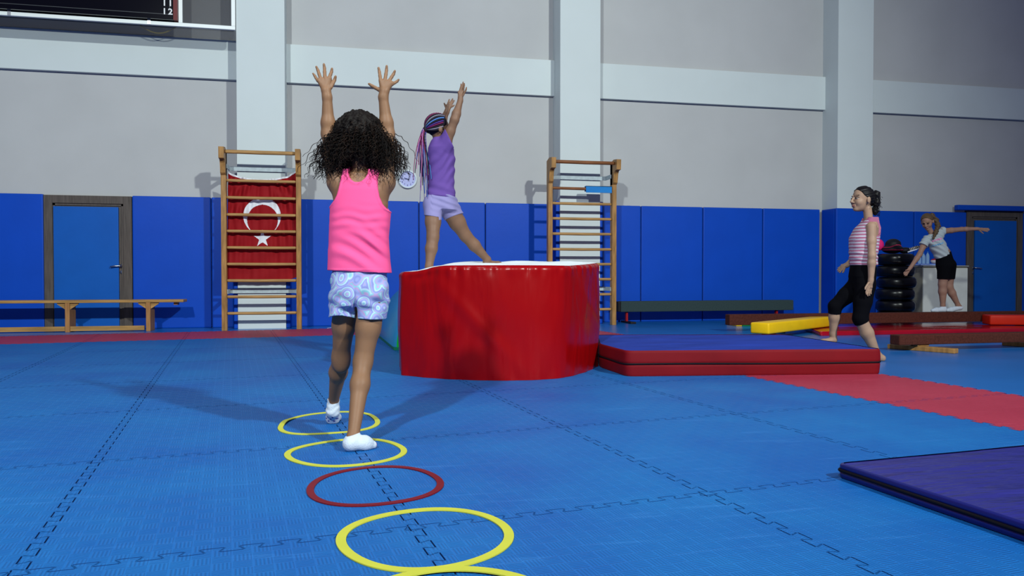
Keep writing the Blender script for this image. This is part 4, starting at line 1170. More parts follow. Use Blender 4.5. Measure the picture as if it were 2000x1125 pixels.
    sh.loft([(J(672, 572), .060, .075), (J(669.5, 595), .056, .072), (J(668, 622), .054, .070)], k=.02, e=2.1)
    sh.loft([(J(727, 572), .062, .078), (J(727, 600), .063, .076), (J(726, 632), .064, .074)], k=.02, e=2.1)
    sh.cap(J(676, 582), lerp(hl, kl, .36), .070, .062, k=.015); sh.cap(J(727, 585), lerp(hr, kr, .36), .073, .065, k=.015); sh.ell(J(699, 588, -.02), (.06, .075, .042), k=.02)
    xm = J(698, 600)[0]
    def hm(Dd, X, Y, Z):
        f = .004 * np.sin((Z + .6 * (X - xm)) * 90) * np.exp(-((Z - J(702, 590)[2]) / .03)**2) + .003 * np.sin((Z - .9 * (X - xm)) * 70 + 1)
        Dd = Dd + f * (Y < D + .03)
        zl = J(668, 619)[2] + .010 * np.cos((X - J(668, 619)[0]) * 30); zr = J(726, 622)[2] - .04 * (X - J(726, 622)[0])
        zc = np.where(X < xm, zl, zr)
        ax_ = np.abs(X - xm - .004); dz = np.clip(J(700, 598)[2] - Z, 0, 1)
        Dd = np.maximum(Dd, np.where(Z < J(700, 598)[2], .002 + .04 * dz - ax_, -1))
        Dd = Dd + .010 * np.exp(-(ax_ / .010)**2) * (Y < D) * np.clip((J(700, 548)[2] - Z) * 12, 0, 1)
        return np.maximum(Dd, zc - Z)
    m = mat('pastel_swirl_cotton', (.5, .6, .8), .85); g = NG(m)
    tc = g.n('ShaderNodeTexCoord'); mp = g.n('ShaderNodeMapping'); mp.inputs['Scale'].default_value = (1, .7, 1.0); g.l(tc.outputs['Object'], mp.inputs[0])
    nz = g.n('ShaderNodeTexNoise'); nz.inputs['Scale'].default_value = 9; g.l(mp.outputs[0], nz.inputs['Vector'])
    vo = g.n('ShaderNodeTexVoronoi'); vo.inputs['Scale'].default_value = 18; vo.inputs['Randomness'].default_value = .9
    va = g.n('ShaderNodeVectorMath', operation='SCALE'); g.l(nz.outputs['Color'], va.inputs[0]); va.inputs['Scale'].default_value = .035
    vb = g.n('ShaderNodeVectorMath', operation='ADD'); g.l(mp.outputs[0], vb.inputs[0]); g.l(va.outputs[0], vb.inputs[1]); g.l(vb.outputs[0], vo.inputs['Vector'])
    w = g.math('FRACT', g.math('MULTIPLY', vo.outputs['Distance'], 3.2))
    cr_ = g.n('ShaderNodeValToRGB'); cr_.color_ramp.interpolation = 'EASE'
    cols = [(0.0, (.22, .24, .52)), (.22, (.30, .34, .62)), (.40, (.42, .28, .50)), (.52, (.20, .46, .54)), (.72, (.42, .56, .66)), (.88, (.27, .30, .58)), (1, (.22, .24, .52))]
    els = cr_.color_ramp.elements
    while len(els) < len(cols): els.new(.5)
    for e_, (p_, c_) in zip(els, cols): e_.position = p_; e_.color = (*c_, 1)
    g.l(w, cr_.inputs[0]); g.l(cr_.outputs[0], g.b.inputs['Base Color'])
    bake('shorts', sh, .0030, [m], t, inflate=.004, mod=hm)
    # hair: dense dark core plus many loose curls
    hc = SDF(); 
    hc.ell(J(702, 262, .02), (.118, .110, .108), k=.04); hc.ell(J(670, 304, .03), (.060, .075, .084), k=.04); hc.ell(J(739, 304, .03), (.062, .075, .086), k=.04)
    hc.ell(J(703, 296, .045), (.085, .070, .060), k=.03); hc.ell(J(668, 332, .03), (.042, .05, .032), k=.03); hc.ell(J(748, 332, .03), (.042, .05, .034), k=.03)
    def cm(Dd, X, Y, Z):
        n_ = np.sin(X * 95 + 2 * np.sin(Z * 60)) * np.sin(Z * 88 + 1.5 * np.sin(X * 70 + Y * 40)) * np.sin(Y * 90 + 1)
        Dd = Dd + .008 * n_ + .005 * np.sin(X * 210 + Z * 150) * np.sin(Z * 190 + Y * 120)
        neck = np.sqrt(((X - J(704, 335)[0]) / .046)**2 + ((Z - J(704, 345)[2]) / .055)**2)
        return np.maximum(Dd, np.where(Y < D + .06, (1 - neck) * .05, -1))
    m_h1 = mat('black_curls', (.006, .004, .0035), .6, spec=.12); m_h2 = mat('dark_brown_curls', (.018, .009, .006), .6, spec=.12)
    hair = bake('hair', hc, .005, [m_h1], t, mod=cm)
    rng = np.random.RandomState(3); T = []
    cen = np.array(J(703, 272, .025))
    hx = .150; tries = 0
    while len(T) < 1900 and tries < 6000:
        tries += 1
        a = rng.uniform(0, 2 * np.pi); zz = rng.uniform(-.75, 1.0); rr = math.sqrt(max(0, 1 - zz * zz))
        d = np.array([rr * math.cos(a), rr * math.sin(a), zz])
        if d[1] > .55: continue
        rad = np.array([.122 + .02 * (zz < .2), .110, .118])
        p = cen + d * rad * rng.uniform(.82, 1.0)
        if zz < 0 and abs(p[0] - cen[0]) < .055 and p[1] < cen[1]: p[2] = max(p[2], J(703, 300)[2])
        side = abs(d[0])
        L = rng.uniform(.05, .10) * (1 if zz > .3 else 1.2 + 1.0 * side)
        if rng.rand() < .03: L *= 1.25
        n = 34; s_ = np.linspace(0, 1, n)
        dirv = d * np.array([.8, .7, .45]) * (.44 if rng.rand() < .94 else .9) + rng.normal(0, .28, 3)
        if zz > .75: dirv[2] = abs(dirv[2]) * .5 + .05
        path = p[None] + dirv[None] * (s_ * L * .8)[:, None] + np.array([0, 0, -1])[None] * (s_**1.6 * L * (.9 if zz < .6 else .5))[:, None]
        # keep the nape clear
        x = path[:, 0] - J(704, 330)[0]
        if ((np.abs(x) < .045) & (path[:, 2] < J(703, 326)[2]) & (path[:, 1] < D + .05)).any(): continue
        if (path[:, 2] < J(703, 354)[2]).any(): continue
        cr0 = rng.uniform(.004, .0105); turns = rng.uniform(3, 6.5); ph = rng.uniform(0, 6.28)
        ref = rng.normal(0, 1, 3); tdir = path[-1] - path[0]; tdir /= np.linalg.norm(tdir) + 1e-9
        A = np.cross(tdir, ref); A /= np.linalg.norm(A); B = np.cross(tdir, A)
        w = ph + turns * 2 * np.pi * s_
        path = path + cr0 * (.3 + .7 * s_)[:, None] * (A[None] * np.cos(w)[:, None] + B[None] * np.sin(w)[:, None])
        T.append((tolocalW(path), np.linspace(.0024, .0010, n), 0 if rng.rand() < .7 else 1))
    V, F, MI = polytubes(T, 4)
    mesh_obj('hair_curls', V, F, [m_h1, m_h2], hair, MI, True)
    return t
girl_pink()

# ------------------------------------------------------------------ child in purple on the red block
def girl_purple():
    D = 6.30; J = lambda u, v, o=0.0: LD(u, v, D + o)
    t = thing('person', 'person with long coloured braids and purple T-shirt standing on the red block', 'person', L2W(J(850, 500)[0], D - .1, .80))
    s = SDF()
    s.loft([(J(862, 410), .115, .10), (J(861, 392), .108, .10), (J(862, 365), .094, .085), (J(863, 340), .092, .085), (J(862, 310), .100, .10), (J(861, 288), .092, .11), (J(860, 276), .065, .09)], k=.03, e=2.2)
    s.ell(J(845, 398, -.03), (.070, .075, .075), k=.03); s.ell(J(872, 400, .03), (.080, .080, .080), k=.03)
    s.cap(J(858, 282, .02), J(855, 268, .03), .040, .038, k=.02)
    P, R, paint = head(s, J(857, 252, .03), (.90, .35, -.02), sc=1.04)
    a1, e1, w1 = J(871, 280, -.06), J(888, 234, -.09), J(899, 197, -.06)
    limb(s, [J(864, 290, -.03), a1, lerp(a1, e1, .5), e1, lerp(e1, w1, .3), w1], [.05, .045, .037, .034, .034, .022], k=.02)
    hand(s, w1, J(896, 180, -.06), J(904, 179, -.05), [(J(897, 181, -.06), J(900, 164, -.05), .9), (J(899.5, 179, -.06), J(904, 160.5, -.05), 1), (J(902, 179, -.05), J(906.5, 163, -.03), .95), (J(904, 181, -.04), J(905, 167, -.02), .85), (J(904, 187, -.07), J(910.5, 171, -.08), 1)], .022, .0082, bend=(.006, 0, 0))
    a2, e2, w2 = J(856, 284, .13), J(862, 240, .20), J(872.5, 219, .17)
    limb(s, [J(858, 290, .06), a2, lerp(a2, e2, .5), e2, lerp(e2, w2, .3), w2], [.05, .045, .036, .033, .032, .022], k=.02)
    hand(s, w2, J(872.5, 206, .17), J(881.5, 206, .17), [(J(873.5, 207, .17), J(877.5, 194, .17), .95), (J(877, 205.5, .17), J(884, 193, .17), 1), (J(880, 206, .17), J(887, 196, .17), .95), (J(881.5, 209, .17), J(887.5, 205, .17), .85), (J(872, 212, .16), J(867.5, 201.5, .15), 1)], .022, .0082, bend=(0, .006, 0))
    h1, k1, n1 = J(846, 405, -.05), J(845.5, 463, -.14), J(838, 520, -.20)
    limb(s, [h1, lerp(h1, k1, .5), k1, lerp(k1, n1, .4), n1], [.072, .062, .048, .047, .029], k=.02)
    h2, k2, n2 = J(877, 408, .03), J(909, 460, .12), J(952, 507, .22)
    limb(s, [h2, lerp(h2, k2, .5), k2, lerp(k2, n2, .4), n2], [.080, .068, .050, .049, .028], k=.02)
    f1 = vadd(n1, (0, -.01, -.045)); limb(s, [n1, f1], [.029, .03]); limb(s, [f1, vadd(f1, (.035, .10, -.005)), vadd(f1, (.05, .16, -.01))], [.03, .032, .02], k=.015)
    f2 = vadd(n2, (-.01, 0, -.03)); limb(s, [n2, f2], [.028, .028]); limb(s, [f2, vadd(f2, (.10, .05, -.012)), vadd(f2, (.15, .07, -.018))], [.028, .028, .018], k=.015)
    bake('body', s, .0036, [skin('olive_skin', (.175, .095, .060)), m_eyew, m_eyed, m_eyed, m_lip], t, paint=paint)
    sh = SDF()
    sh.loft([(J(861, 387), .114, .100), (J(862, 360), .100, .092), (J(862.5, 335), .100, .092), (J(862, 310), .107, .105), (J(861, 290), .100, .115), (J(860, 277), .072, .095), (J(859, 271), .05, .07)], k=.03, e=2.3)
    sh.cap(J(862, 295, -.05), J(881, 262, -.09), .060, .058, k=.02); sh.cap(J(872, 290, -.08), J(881, 279, -.10), .036, .034, k=.015); sh.cap(J(858, 290, .07), J(859, 268, .16), .052, .054, k=.02)
    na = np.array(e1) - np.array(a1); nb = np.array(e2) - np.array(a2); ca = J(878.5, 271, -.07); cb = J(858, 266, .15)
    sc_ = J(857, 275, .02)
    def pm(Dd, X, Y, Z):
        Dd = Dd + .0045 * np.sin((Z * .8 - (X - sc_[0]) * .9) * 85 + 1.5 * np.sin(X * 30)) * np.exp(-((Z - J(860, 325)[2]) / .14)**2) + .004 * np.sin((Z + (X - sc_[0]) * .4) * 70) * np.exp(-((Z - J(860, 372)[2]) / .05)**2)
        Dd = Dd - .002 * np.exp(-((Z - J(860, 382)[2]) / .004)**2)
        arm = (X - a1[0]) * na[0] / np.linalg.norm(na) + (Z - a1[2]) * na[2] / np.linalg.norm(na)
        Dd = cutplane(Dd, X, Y, Z, ca, na + np.array([.06, 0, -.03])) if False else np.where(Y < D + .02, np.where(Z > J(860, 296)[2], np.maximum(Dd, ((X - ca[0]) * .90 + (Z - ca[2]) * .43)), Dd), Dd)
        Dd = np.where(Y >= D + .02, np.maximum(Dd, Z - cb[2]), Dd)
        nk_ = np.sqrt((X - J(857, 272)[0])**2 + (Y - D - .03)**2 + (Z - J(857, 270)[2])**2)
        Dd = np.maximum(Dd, .050 - nk_)
        return np.maximum(Dd, J(860, 385)[2] - .06 * (X - sc_[0]) - Z)
    bake('t_shirt', sh, .0036, [mat('purple_jersey', (.110, .055, .25), .85, bump=.05, bscale=200)], t, inflate=.005, mod=pm)
    so = SDF()
    so.loft([(J(861, 383), .110, .10), (J(861, 398), .128, .108), (J(862, 410), .130, .105)], k=.02)
    so.ell(J(845, 399, -.03), (.076, .080, .078), k=.03); so.ell(J(873, 401, .03), (.086, .085, .085), k=.03)
    so.cap(J(846, 400, -.05), J(845, 440, -.10), .070, .070, k=.02); so.cap(J(876, 405, .03), J(897, 440, .09), .084, .078, k=.02)
    q2 = np.array(k2) - np.array(h2); c2 = J(884, 424, .03); c1 = J(842, 423, -.06); xs_ = J(859.5, 410)[0]
    def som(Dd, X, Y, Z):
        Dd = Dd + .004 * np.sin((Z + .35 * (X - xs_)) * 120 + 1) * (X > xs_ - .06) * np.clip((Z - c2[2]) * 10, 0, 1)
        A = np.maximum(Dd, ((X - c2[0]) * .36 - (Z - c2[2]) * .93)); B = np.maximum(Dd, (-(Z - c1[2]) - .15 * (X - c1[0])))
        Dd = np.where(X > xs_, A, B); return np.maximum(Dd, Z - J(860, 381)[2])
    bake('shorts', so, .0036, [mat('lavender_jersey', (.22, .20, .39), .85)], t, inflate=.002, mod=som)
    # braided hair
    r, fw, u = R; c = np.array(J(857, 252, .03)); sc = 1.04
    cols = [mat('black_braid', (.008, .006, .012), .6), mat('magenta_braid', (.13, .008, .06), .6), mat('violet_braid', (.05, .025, .17), .6), mat('blue_braid', (.06, .15, .40), .6), mat('pink_braid', (.34, .12, .27), .6), mat('grey_speckle_braid', (.16, .15, .20), .6)]
    hc = SDF(); hc.ell(c + sc * (fw * -.014 + u * .026), np.array([.077, .093, .089]) * sc, rot=R, k=.02)
    def hcm(Dd, X, Y, Z):
        y = (X - c[0]) * fw[0] + (Y - c[1]) * fw[1] + (Z - c[2]) * fw[2]; z = (X - c[0]) * u[0] + (Y - c[1]) * u[1] + (Z - c[2]) * u[2]
        return np.maximum(Dd, np.maximum(.06 * y + .0 + np.maximum(y - .055, -9) * .9, np.where(y > -.02, -.020 - z + .6 * np.maximum(y + .02, 0) * 1.2, -.075 - z)))
    hair = bake('hair', hc, .004, [cols[0]], t, mod=hcm)
    tie = c + sc * (fw * -.105 + u * .020)
    T = []; rng = np.random.RandomState(5)
    el = lambda x, y, z: c + sc * (r * x * .080 + fw * (-.014 + y * .096) + u * (.026 + z * .092))
    n = 30
    for k in range(23):
        b = math.radians(-112 + k * 224 / 22)            # angle across the head at the hairline
        st = np.array([math.sin(b) * .93, .70 - .45 * abs(math.sin(b)), math.cos(b) * .85]); st /= np.linalg.norm(st)
        en = np.array([math.sin(b) * .14, -.90, math.cos(b) * .14 - .40]); en /= np.linalg.norm(en)
        s_ = np.linspace(0, 1, n); om = math.acos(np.clip(st @ en, -1, 1))
        q = (np.sin((1 - s_) * om)[:, None] * st + np.sin(s_ * om)[:, None] * en) / math.sin(om)
        pts = np.array([el(*w) for w in q * 1.03])
        rad = .0062 * (1 + .22 * np.sin(s_ * 85)); col = [0, 1, 0, 5, 0, 3, 0, 2, 1, 0, 5][k % 11]
        T.append((tolocalW(pts), rad, col))
    ends = [(806, 352, 1, 1.0), (812, 330, 4, 1.2), (819, 345, 2, 1.2), (822, 358, 1, 1), (824, 372, 4, 1), (826, 362, 0, 1.6), (829, 378, 3, 2.2), (832, 385, 2, 1.2), (834, 372, 0, 1.6), (836, 366, 1, 1.4), (838, 388, 2, 1.1), (823, 338, 0, 1.8), (818, 322, 1, 1.6), (828, 398, 2, .8), (841, 350, 3, 1.3), (820, 396, 2, .8), (833, 352, 1, 1.5), (815, 312, 2, 1.5), (826, 345, 0, 2.0), (830, 338, 5, 1.4), (836, 340, 0, 1.6), (834, 396, 3, .9), (822, 366, 1, .9), (812, 338, 0, 1.2)]
    tie = el(0, -.95, -.42)
    for i, (uu, vv, col, th) in enumerate(ends):
        e = np.array(J(uu, vv, rng.uniform(-.13, -.03))); mid = np.array(J(818 + (uu - 815) * .75 + rng.uniform(-2, 2), 288, rng.uniform(-.10, -.02)))
        s_ = np.linspace(0, 1, 34)[:, None]
        p0 = tie + rng.normal(0, .008, 3); p1 = p0 + np.array([-.045, -.01, -.005]); 
        pts = (1 - s_)**3 * p0 + 3 * s_ * (1 - s_)**2 * p1 + 3 * s_**2 * (1 - s_) * mid + s_**3 * e
        s1 = s_[:, 0]; pts[:, 0] += .006 * np.sin(s1 * 7 + i) * s1
        T.append((tolocalW(pts), .0046 * th**.6 * (1 - .45 * s1) * (1 + .15 * np.sin(s1 * 100)), col))
    V, F, MI = polytubes(T, 6)
    mesh_obj('braids', V, F, cols, hair, MI, True)
    tb = SDF(); tb.ell(tie, (.026, .026, .026)); bake('hair_tie', tb, .004, [cols[0]], hair)
    return t
girl_purple()

# ------------------------------------------------------------------ child walking left in a striped top
def girl_stripe():
    D = 6.95; J = lambda u, v, o=0.0: LD(u, v, D + o)
    t = thing('person', 'person in pink striped top and black capri leggings walking left behind the crash mat', 'person', L2W(J(1700, 700)[0], D, 0))
    s = SDF()
    s.loft([(J(1684, 560), .085, .115), (J(1684, 540), .100, .125), (J(1686, 515), .092, .105), (J(1687, 490), .098, .105), (J(1688, 465), .108, .120), (J(1693, 446), .090, .125), (J(1698, 434), .055, .09)], k=.03, e=2.2)
    s.cap(J(1698, 440), J(1694, 408), .040, .037, k=.03)
    P, R, paint = head(s, J(1684, 389), (-1, -.22, .02), sc=1.06)
    a, e, w = J(1702, 443, -.12), J(1703, 500, -.17), J(1701, 547, -.17)
    limb(s, [a, lerp(a, e, .5), e, lerp(e, w, .3), w], [.045, .037, .032, .033, .023], k=.02)
    hand(s, w, J(1694, 560, -.17), J(1702, 561, -.17), [(J(1694, 560, -.185), J(1693, 575, -.19), 1), (J(1697, 561, -.175), J(1695.5, 578, -.185), 1), (J(1699.5, 561.5, -.165), J(1699, 577, -.17), 1), (J(1702, 561, -.155), J(1702, 574, -.155), .9), (J(1696, 553, -.19), J(1690.5, 565, -.21), 1.05)], .023, .0085, bend=(-.008, 0, 0))
    a, e, w = J(1688, 445, .12), J(1676, 498, .17), J(1654, 518, .15)
    limb(s, [a, lerp(a, e, .5), e, lerp(e, w, .3), w], [.045, .037, .032, .032, .023], k=.02)
    hand(s, w, J(1645, 523, .14), J(1644, 518, .17), [(J(1646, 523, .14), J(1640, 532, .13), 1), (J(1645, 522, .15), J(1637, 530, .15), 1), (J(1644.5, 520, .16), J(1635.5, 527, .17), 1), (J(1645, 518.5, .17), J(1636.5, 523, .19), .9), (J(1650, 523, .13), J(1646, 532, .11), 1.05)], .022, .0085, bend=(0, 0, -.006))
    h1, k1, n1 = J(1676, 556, .06), J(1631, 598, .10), J(1627, 652, .14)
    limb(s, [h1, lerp(h1, k1, .5), k1, lerp(k1, n1, .4), n1], [.082, .068, .050, .047, .029], k=.02)
    h2, k2, n2 = J(1690, 556, -.06), J(1680, 622, -.08), J(1713, 692, -.08)
    limb(s, [h2, lerp(h2, k2, .5), k2, lerp(k2, n2, .4), n2], [.084, .072, .054, .056, .030], k=.02)
    f1 = vadd(n1, (.008, 0, -.055)); limb(s, [n1, f1], [.029, .028]); limb(s, [f1, vadd(f1, (-.10, -.01, -.02)), vadd(f1, (-.15, -.012, -.022))], [.028, .028, .018], k=.015)
    f2 = vadd(n2, (.045, 0, -.035)); tz = .027; limb(s, [n2, f2], [.03, .028]); b2 = (f2[0] - .05, f2[1] - .0, tz + .006); limb(s, [f2, b2, (b2[0] - .055, b2[1], tz - .006)], [.028, .032, .019], k=.015)
    bake('body', s, .0036, [skin('fair_skin', (.31, .195, .135)), m_eyew, m_eyed, m_eyed, m_lip], t, paint=paint, mod=lambda Dd, X, Y, Z: np.maximum(Dd, .001 - Z))
    q = SDF(); q.loft([(J(1687, 521), .106, .115), (J(1686, 500), .108, .115), (J(1687, 480), .115, .120), (J(1688, 465), .118, .124), (J(1694, 446), .096, .128), (J(1698, 436), .066, .10), (J(1700, 426), .05, .085)], k=.03, e=2.3)
    ar = J(1704, 436); arc = J(1704, 440)
    def tm(Dd, X, Y, Z):
        Dd = Dd + .004 * np.sin(Z * 120 + (X - ar[0]) * 30) * np.exp(-((Z - J(1690, 500)[2]) / .06)**2)
        hole = np.sqrt(((X - J(1702, 440)[0]) / .060)**2 + ((Z - J(1702, 441)[2]) / .095)**2)
        Dd = np.where(np.abs(Y - D) > .068, np.maximum(Dd, (1 - hole) * .06), Dd)
        nk_ = np.sqrt(((X - J(1692, 422)[0]) / .058)**2 + ((Y - D) / .058)**2 + ((Z - J(1693, 422)[2]) / .060)**2)
        Dd = np.maximum(Dd, (1 - nk_) * .05)
        return np.maximum(Dd, J(1686, 518)[2] - Z)
    z0 = J(1690, 420)[2]; m_p = mat('pink_stripe', (.34, .11, .19), .85); m_w = mat('white_stripe', (.46, .42, .50), .85)
    def pt(cn):
        st = (np.sin((cn[:, 2] + .05 * (cn[:, 0] - ar[0])) * 2 * np.pi / .029) > -.05).astype(int)
        hole = np.sqrt(((cn[:, 0] - J(1702, 440)[0]) / .060)**2 + ((cn[:, 2] - J(1702, 441)[2]) / .095)**2)
        st[(hole < 1.12) | (cn[:, 2] > J(1690, 431)[2])] = 0
        return st
    bake('tank_top', q, .0036, [m_p, m_w], t, inflate=.006, mod=tm, paint=pt)
    q = SDF(); q.loft([(J(1684, 562), .088, .115), (J(1684, 540), .104, .128), (J(1686, 515), .098, .110), (J(1686, 510), .097, .108)], k=.03)
    kk = lerp(k1, n1, .30); limb(q, [h1, lerp(h1, k1, .5), k1, kk], [.084, .070, .055, .052], k=.02)
    kk2 = lerp(k2, n2, .16); limb(q, [h2, lerp(h2, k2, .5), k2, kk2], [.086, .074, .060, .060], k=.02)
    c1_ = lerp(k1, n1, .26); d1_ = np.array(n1) - np.array(k1); c2_ = lerp(k2, n2, .12); d2_ = np.array(n2) - np.array(k2)
    xm = J(1655, 600)[0]
    def lm(Dd, X, Y, Z):
        A = cutplane(Dd, X, Y, Z, c1_, d1_); B = cutplane(Dd, X, Y, Z, c2_, d2_)
        return np.where(X < xm, A, B)
    bake('leggings', q, .0036, [mat('black_jersey', (.0025, .0025, .004), .9, spec=.05)], t, inflate=.004, mod=lm)
    # hair
    r, fw, u = R; c = np.array(J(1684, 389)); sc = 1.06; m_bk = mat('black_hair', (.005, .004, .005), .5, spec=.2)
    hc = SDF(); hc.ell(c + sc * (fw * -.014 + u * .024), np.array([.079, .096, .090]) * sc, rot=R, k=.02)
    hc.ell(c + sc * (fw * -.075 + u * .0), np.array([.055, .045, .06]) * sc, rot=R, k=.03)
    def hm_(Dd, X, Y, Z):
        y = (X - c[0]) * fw[0] + (Y - c[1]) * fw[1] + (Z - c[2]) * fw[2]; z = (X - c[0]) * u[0] + (Y - c[1]) * u[1] + (Z - c[2]) * u[2]
        Dd = Dd + .002 * np.sin(y * 60 + z * 260)
        cut = np.maximum(y * .8 - z * 1.0 + .004 + np.maximum(y - .03, 0) * .9, -.075 - z)
        return np.maximum(Dd, cut)
    hair = bake('hair', hc, .004, [m_bk], t, mod=hm_)
    q = SDF(); q.ell(J(1711, 381), (.036, .04, .042), k=.02); q.ell(J(1712, 396), (.032, .036, .04), k=.02); q.ell(J(1709, 412), (.024, .028, .04), k=.02); q.cap(J(1700, 382), J(1710, 382), .025, k=.02)
    bake('ponytail', q, .004, [m_bk], hair, mod=lambda Dd, X, Y, Z: Dd + .005 * np.sin(X * 120 + Z * 60) * np.sin(Z * 140) * np.sin(Y * 120 + X * 50))
    rng = np.random.RandomState(8); T = []
    for i in range(90):
        p = np.array(J(1711 + rng.normal(0, 3.2), 376 + rng.uniform(0, 34), rng.normal(0, .025))); n = 18; s_ = np.linspace(0, 1, n); L = rng.uniform(.03, .08)
        path = p + np.stack([.02 * s_ * rng.normal(), .02 * s_ * rng.normal(), -L * s_], 1); w = s_ * rng.uniform(8, 18) + rng.uniform(0, 6)
        path[:, 0] += .007 * np.cos(w); path[:, 1] += .007 * np.sin(w); T.append((tolocalW(path), .0018, 0))
    V, F, MI = polytubes(T, 4); mesh_obj('loose_curls', V, F, [m_bk], hair, None, True)
    return t
girl_stripe()

# ------------------------------------------------------------------ child balancing on the far beam
def girl_beam():
    zt = BEAM1[2]
    Pm = BEAM1[0] @ Vector((0, .065, 0)); Pn = BEAM1[0] @ Vector((1, .065, 0))
    # depth of the beam's centre line where the ray through u crosses it
    a = np.array(W2L(Pm)); b = np.array(W2L(Pn)); dv = b - a
    def onbeam(u):
        k = (u - 1000) / FPX
        t_ = (k * a[1] - a[0]) / (dv[0] - k * dv[1]); p = a + dv * t_; return p
    D = onbeam(1845)[1]; J = lambda u, v, o=0.0: LD(u, v, D + o)
    t = thing('person', 'person in pale grey T-shirt and black shorts balancing on the far brown beam', 'person', L2W(J(1845, 600)[0], D, zt))
    s = SDF()
    s.cap(J(1846, 515), J(1842, 495), .100, .095, k=.03); s.cap(J(1840, 492), J(1828, 472), .085, .088, k=.03)
    s.cap(J(1812, 467), J(1836, 457), .045, .045, k=.03); s.cap(J(1823, 462), J(1816, 449), .040, .037, k=.02)
    P, R, paint = head(s, J(1811, 433), (-.60, -.66, -.46), up=(-.12, 0, 1), sc=1.02)
    a1 = [J(1808, 469), J(1796, 497, -.06), J(1778, 523, -.1)]
    limb(s, [a1[0], lerp(a1[0], a1[1], .5), a1[1], lerp(a1[1], a1[2], .3), a1[2]], [.046, .038, .034, .034, .024], k=.02)
    hand(s, a1[2], J(1771, 528, -.11), J(1774, 532, -.11), [(J(1771, 528, -.11), J(1765, 534, -.12), 1), (J(1772, 530, -.11), J(1766, 537, -.12), 1), (J(1773, 531, -.11), J(1768, 539, -.12), 1), (J(1774, 532, -.11), J(1771, 539, -.12), .9), (J(1775, 527, -.13), J(1769, 528, -.15), 1)], .024, .009)
    a2 = [J(1838, 452), J(1878, 448, .05), J(1908, 447, .06)]
    limb(s, [a2[0], lerp(a2[0], a2[1], .5), a2[1], lerp(a2[1], a2[2], .3), a2[2]], [.046, .038, .032, .032, .023], k=.02)
    hand(s, a2[2], J(1918, 446, .06), J(1918, 450, .06), [(J(1919, 446, .06), J(1931, 446, .05), .9), (J(1919, 447.5, .06), J(1933, 448, .05), 1), (J(1919, 449, .06), J(1932, 450, .05), 1), (J(1918, 450, .06), J(1930, 452.5, .05), .9), (J(1913, 450, .05), J(1921, 456, .04), 1)], .024, .009)
    zf = zt + .03
    f1 = onbeam(1842); f2 = onbeam(1874)
    k1 = J(1841, 555, -.02); n1 = (J(1841, 597)[0], f1[1], zt + .095); h1 = J(1845, 520, -.03)
    limb(s, [h1, lerp(h1, k1, .5), k1, lerp(k1, n1, .35), n1], [.085, .072, .056, .055, .031], k=.02)
    k2 = J(1853, 560, .04); n2 = (f2[0] - .02, f2[1], zt + .10); h2 = J(1853, 520, .04)
    limb(s, [h2, lerp(h2, k2, .5), k2, lerp(k2, n2, .35), n2], [.085, .072, .055, .052, .030], k=.02)
    q1 = [(f1[0] + .015, f1[1], zt + .034), (f1[0] - .10, f1[1] - .01, zt + .026), (f1[0] - .155, f1[1] - .012, zt + .020)]
    q2 = [(n2[0] + .03, n2[1], zt + .062), (n2[0] - .10, n2[1], zt + .028), (n2[0] - .16, n2[1], zt + .020)]
    limb(s, [n1, q1[0]], [.031, .031]); limb(s, q1, [.031, .030, .018]); limb(s, [n2, q2[0]], [.030, .030]); limb(s, q2, [.030, .030, .018])
    bake('body', s, .0045, [skin('fair_skin_two', (.27, .150, .110)), m_eyed, m_eyed, mat('fair_brow', (.2, .12, .06), .6), m_lip], t, paint=paint, mod=lambda Dd, X, Y, Z: np.maximum(Dd, zt + .001 - Z))
    for n_, q in ((n1, q1), (n2, q2)):
        k_ = SDF(); limb(k_, [n_, q[0]], [.033, .033]); limb(k_, q, [.032, .031, .019])
        bake('sock', k_, .004, [m_sock], t, inflate=.004, mod=lambda Dd, X, Y, Z: np.maximum(np.maximum(Dd, Z - zt - .078), zt + .0006 - Z))
    q = SDF(); q.cap(J(1841, 498), J(1828, 474), .102, .104, k=.03); q.cap(J(1812, 468), J(1836, 458), .055, .055, k=.03)
    q.cap(J(1811, 468), J(1802, 480, -.03), .055, .052, k=.02); q.cap(J(1834, 455), J(1847, 449, .02), .055, .050, k=.02)
    cut = [(J(1801, 478, -.03), (-.5, -.1, -.86)), (J(1845, 449), (1, 0, .05)), (J(1841, 500), (.42, 0, -.85))]
    xa = J(1816, 470)[0]
    def tm(Dd, X, Y, Z):
        Dd = Dd + .005 * np.sin((Z + X * .6) * 90)
        Dd = np.where(X < xa, cutplane(Dd, X, Y, Z, *cut[0]), Dd); Dd = cutplane(Dd, X, Y, Z, *cut[1]); Dd = np.where(X > J(1822, 480)[0], cutplane(Dd, X, Y, Z, *cut[2]), Dd)
        return np.maximum(Dd, .052 - np.sqrt((X - J(1818, 451)[0])**2 + (Y - D)**2 + (Z - J(1818, 451)[2])**2))
    tee = bake('t_shirt', q, .0045, [mat('pale_grey_jersey', (.33, .37, .40), .85)], t, inflate=.006, mod=tm)
    T = []
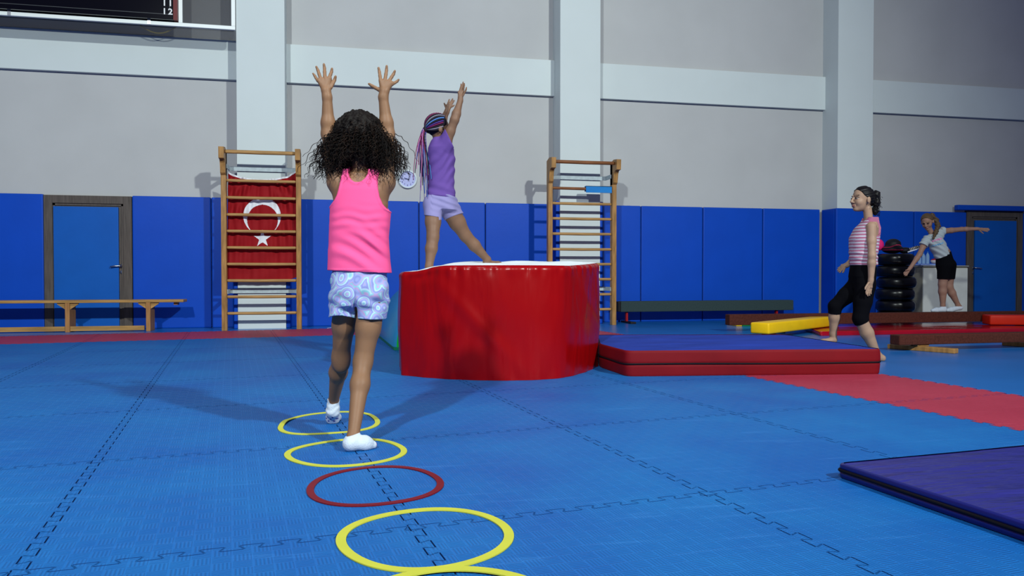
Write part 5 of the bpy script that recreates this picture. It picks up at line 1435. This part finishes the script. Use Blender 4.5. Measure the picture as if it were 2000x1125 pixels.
    for i, (u0, u1, v0, col) in enumerate(((1812, 1829, 463, 0), (1813, 1832, 470, 0), (1816, 1834, 479, 1))):
        s_ = np.linspace(0, 1, 60); pts = np.array([J(u0 + (u1 - u0) * x, v0 + 1.6 * math.sin(x * 34 + i) - 6 * x + 2, 0) for x in s_])
        # lay it on the front of the shirt
        ax0 = np.array(J(1841, 498)); ax1 = np.array(J(1828, 474)); dd = ax1 - ax0
        for p in pts:
            tt = np.clip((p - ax0) @ dd / (dd @ dd), 0, 1); c_ = ax0 + dd * tt; off = p - c_; rr = .112; lat = math.hypot(off[0], off[2])
            p[1] = c_[1] - math.sqrt(max(rr * rr - lat * lat, .0004))
        T.append((tolocalW(pts), .0045, col))
    V, F, MI = polytubes(T, 5); mesh_obj('script_print', V, F, [mat('print_pink', (.75, .18, .42), .7), mat('print_blue', (.12, .35, .62), .7)], tee, MI, True)
    q = SDF(); q.cap(J(1846, 516), J(1843, 497), .118, .098, k=.03); q.cap(J(1845, 520, -.03), J(1843, 550, -.025), .094, .080, k=.03); q.cap(J(1853, 518, .03), J(1852, 550, .035), .096, .078, k=.03)
    bake('shorts', q, .0045, [mat('black_jersey', (.0025, .0025, .004), .9, spec=.05)], t, inflate=.004, mod=lambda Dd, X, Y, Z: cutplane(np.maximum(Dd, J(1843, 545)[2] - Z), X, Y, Z, J(1842, 496), (-.42, 0, .85)))
    r, fw, u = R; c = np.array(J(1811, 433)); m_b = mat('light_brown_hair', (.085, .052, .028), .5)
    hc = SDF(); hc.ell(c + 1.02 * (fw * -.014 + u * .026), np.array([.079, .096, .091]) * 1.02, rot=R)
    def hm_(Dd, X, Y, Z):
        y = (X - c[0]) * fw[0] + (Y - c[1]) * fw[1] + (Z - c[2]) * fw[2]; z = (X - c[0]) * u[0] + (Y - c[1]) * u[1] + (Z - c[2]) * u[2]
        return np.maximum(Dd + .0015 * np.sin(y * 60 + z * 240), np.maximum(y * .85 - z + .006 + np.maximum(y - .03, 0) * .9, -.05 - z))
    hair = bake('hair', hc, .0045, [m_b], t, mod=hm_)
    q = SDF(); limb(q, [J(1820, 420, .03), J(1828, 430, .03), J(1832, 441, .0), J(1828, 453, -.06), J(1823, 466, -.11)], [.03, .034, .032, .028, .012], k=.02)
    bake('braid', q, .0045, [m_b], hair, mod=lambda Dd, X, Y, Z: Dd + .005 * np.sin(Z * 130 + X * 60) )
    return t
girl_beam()
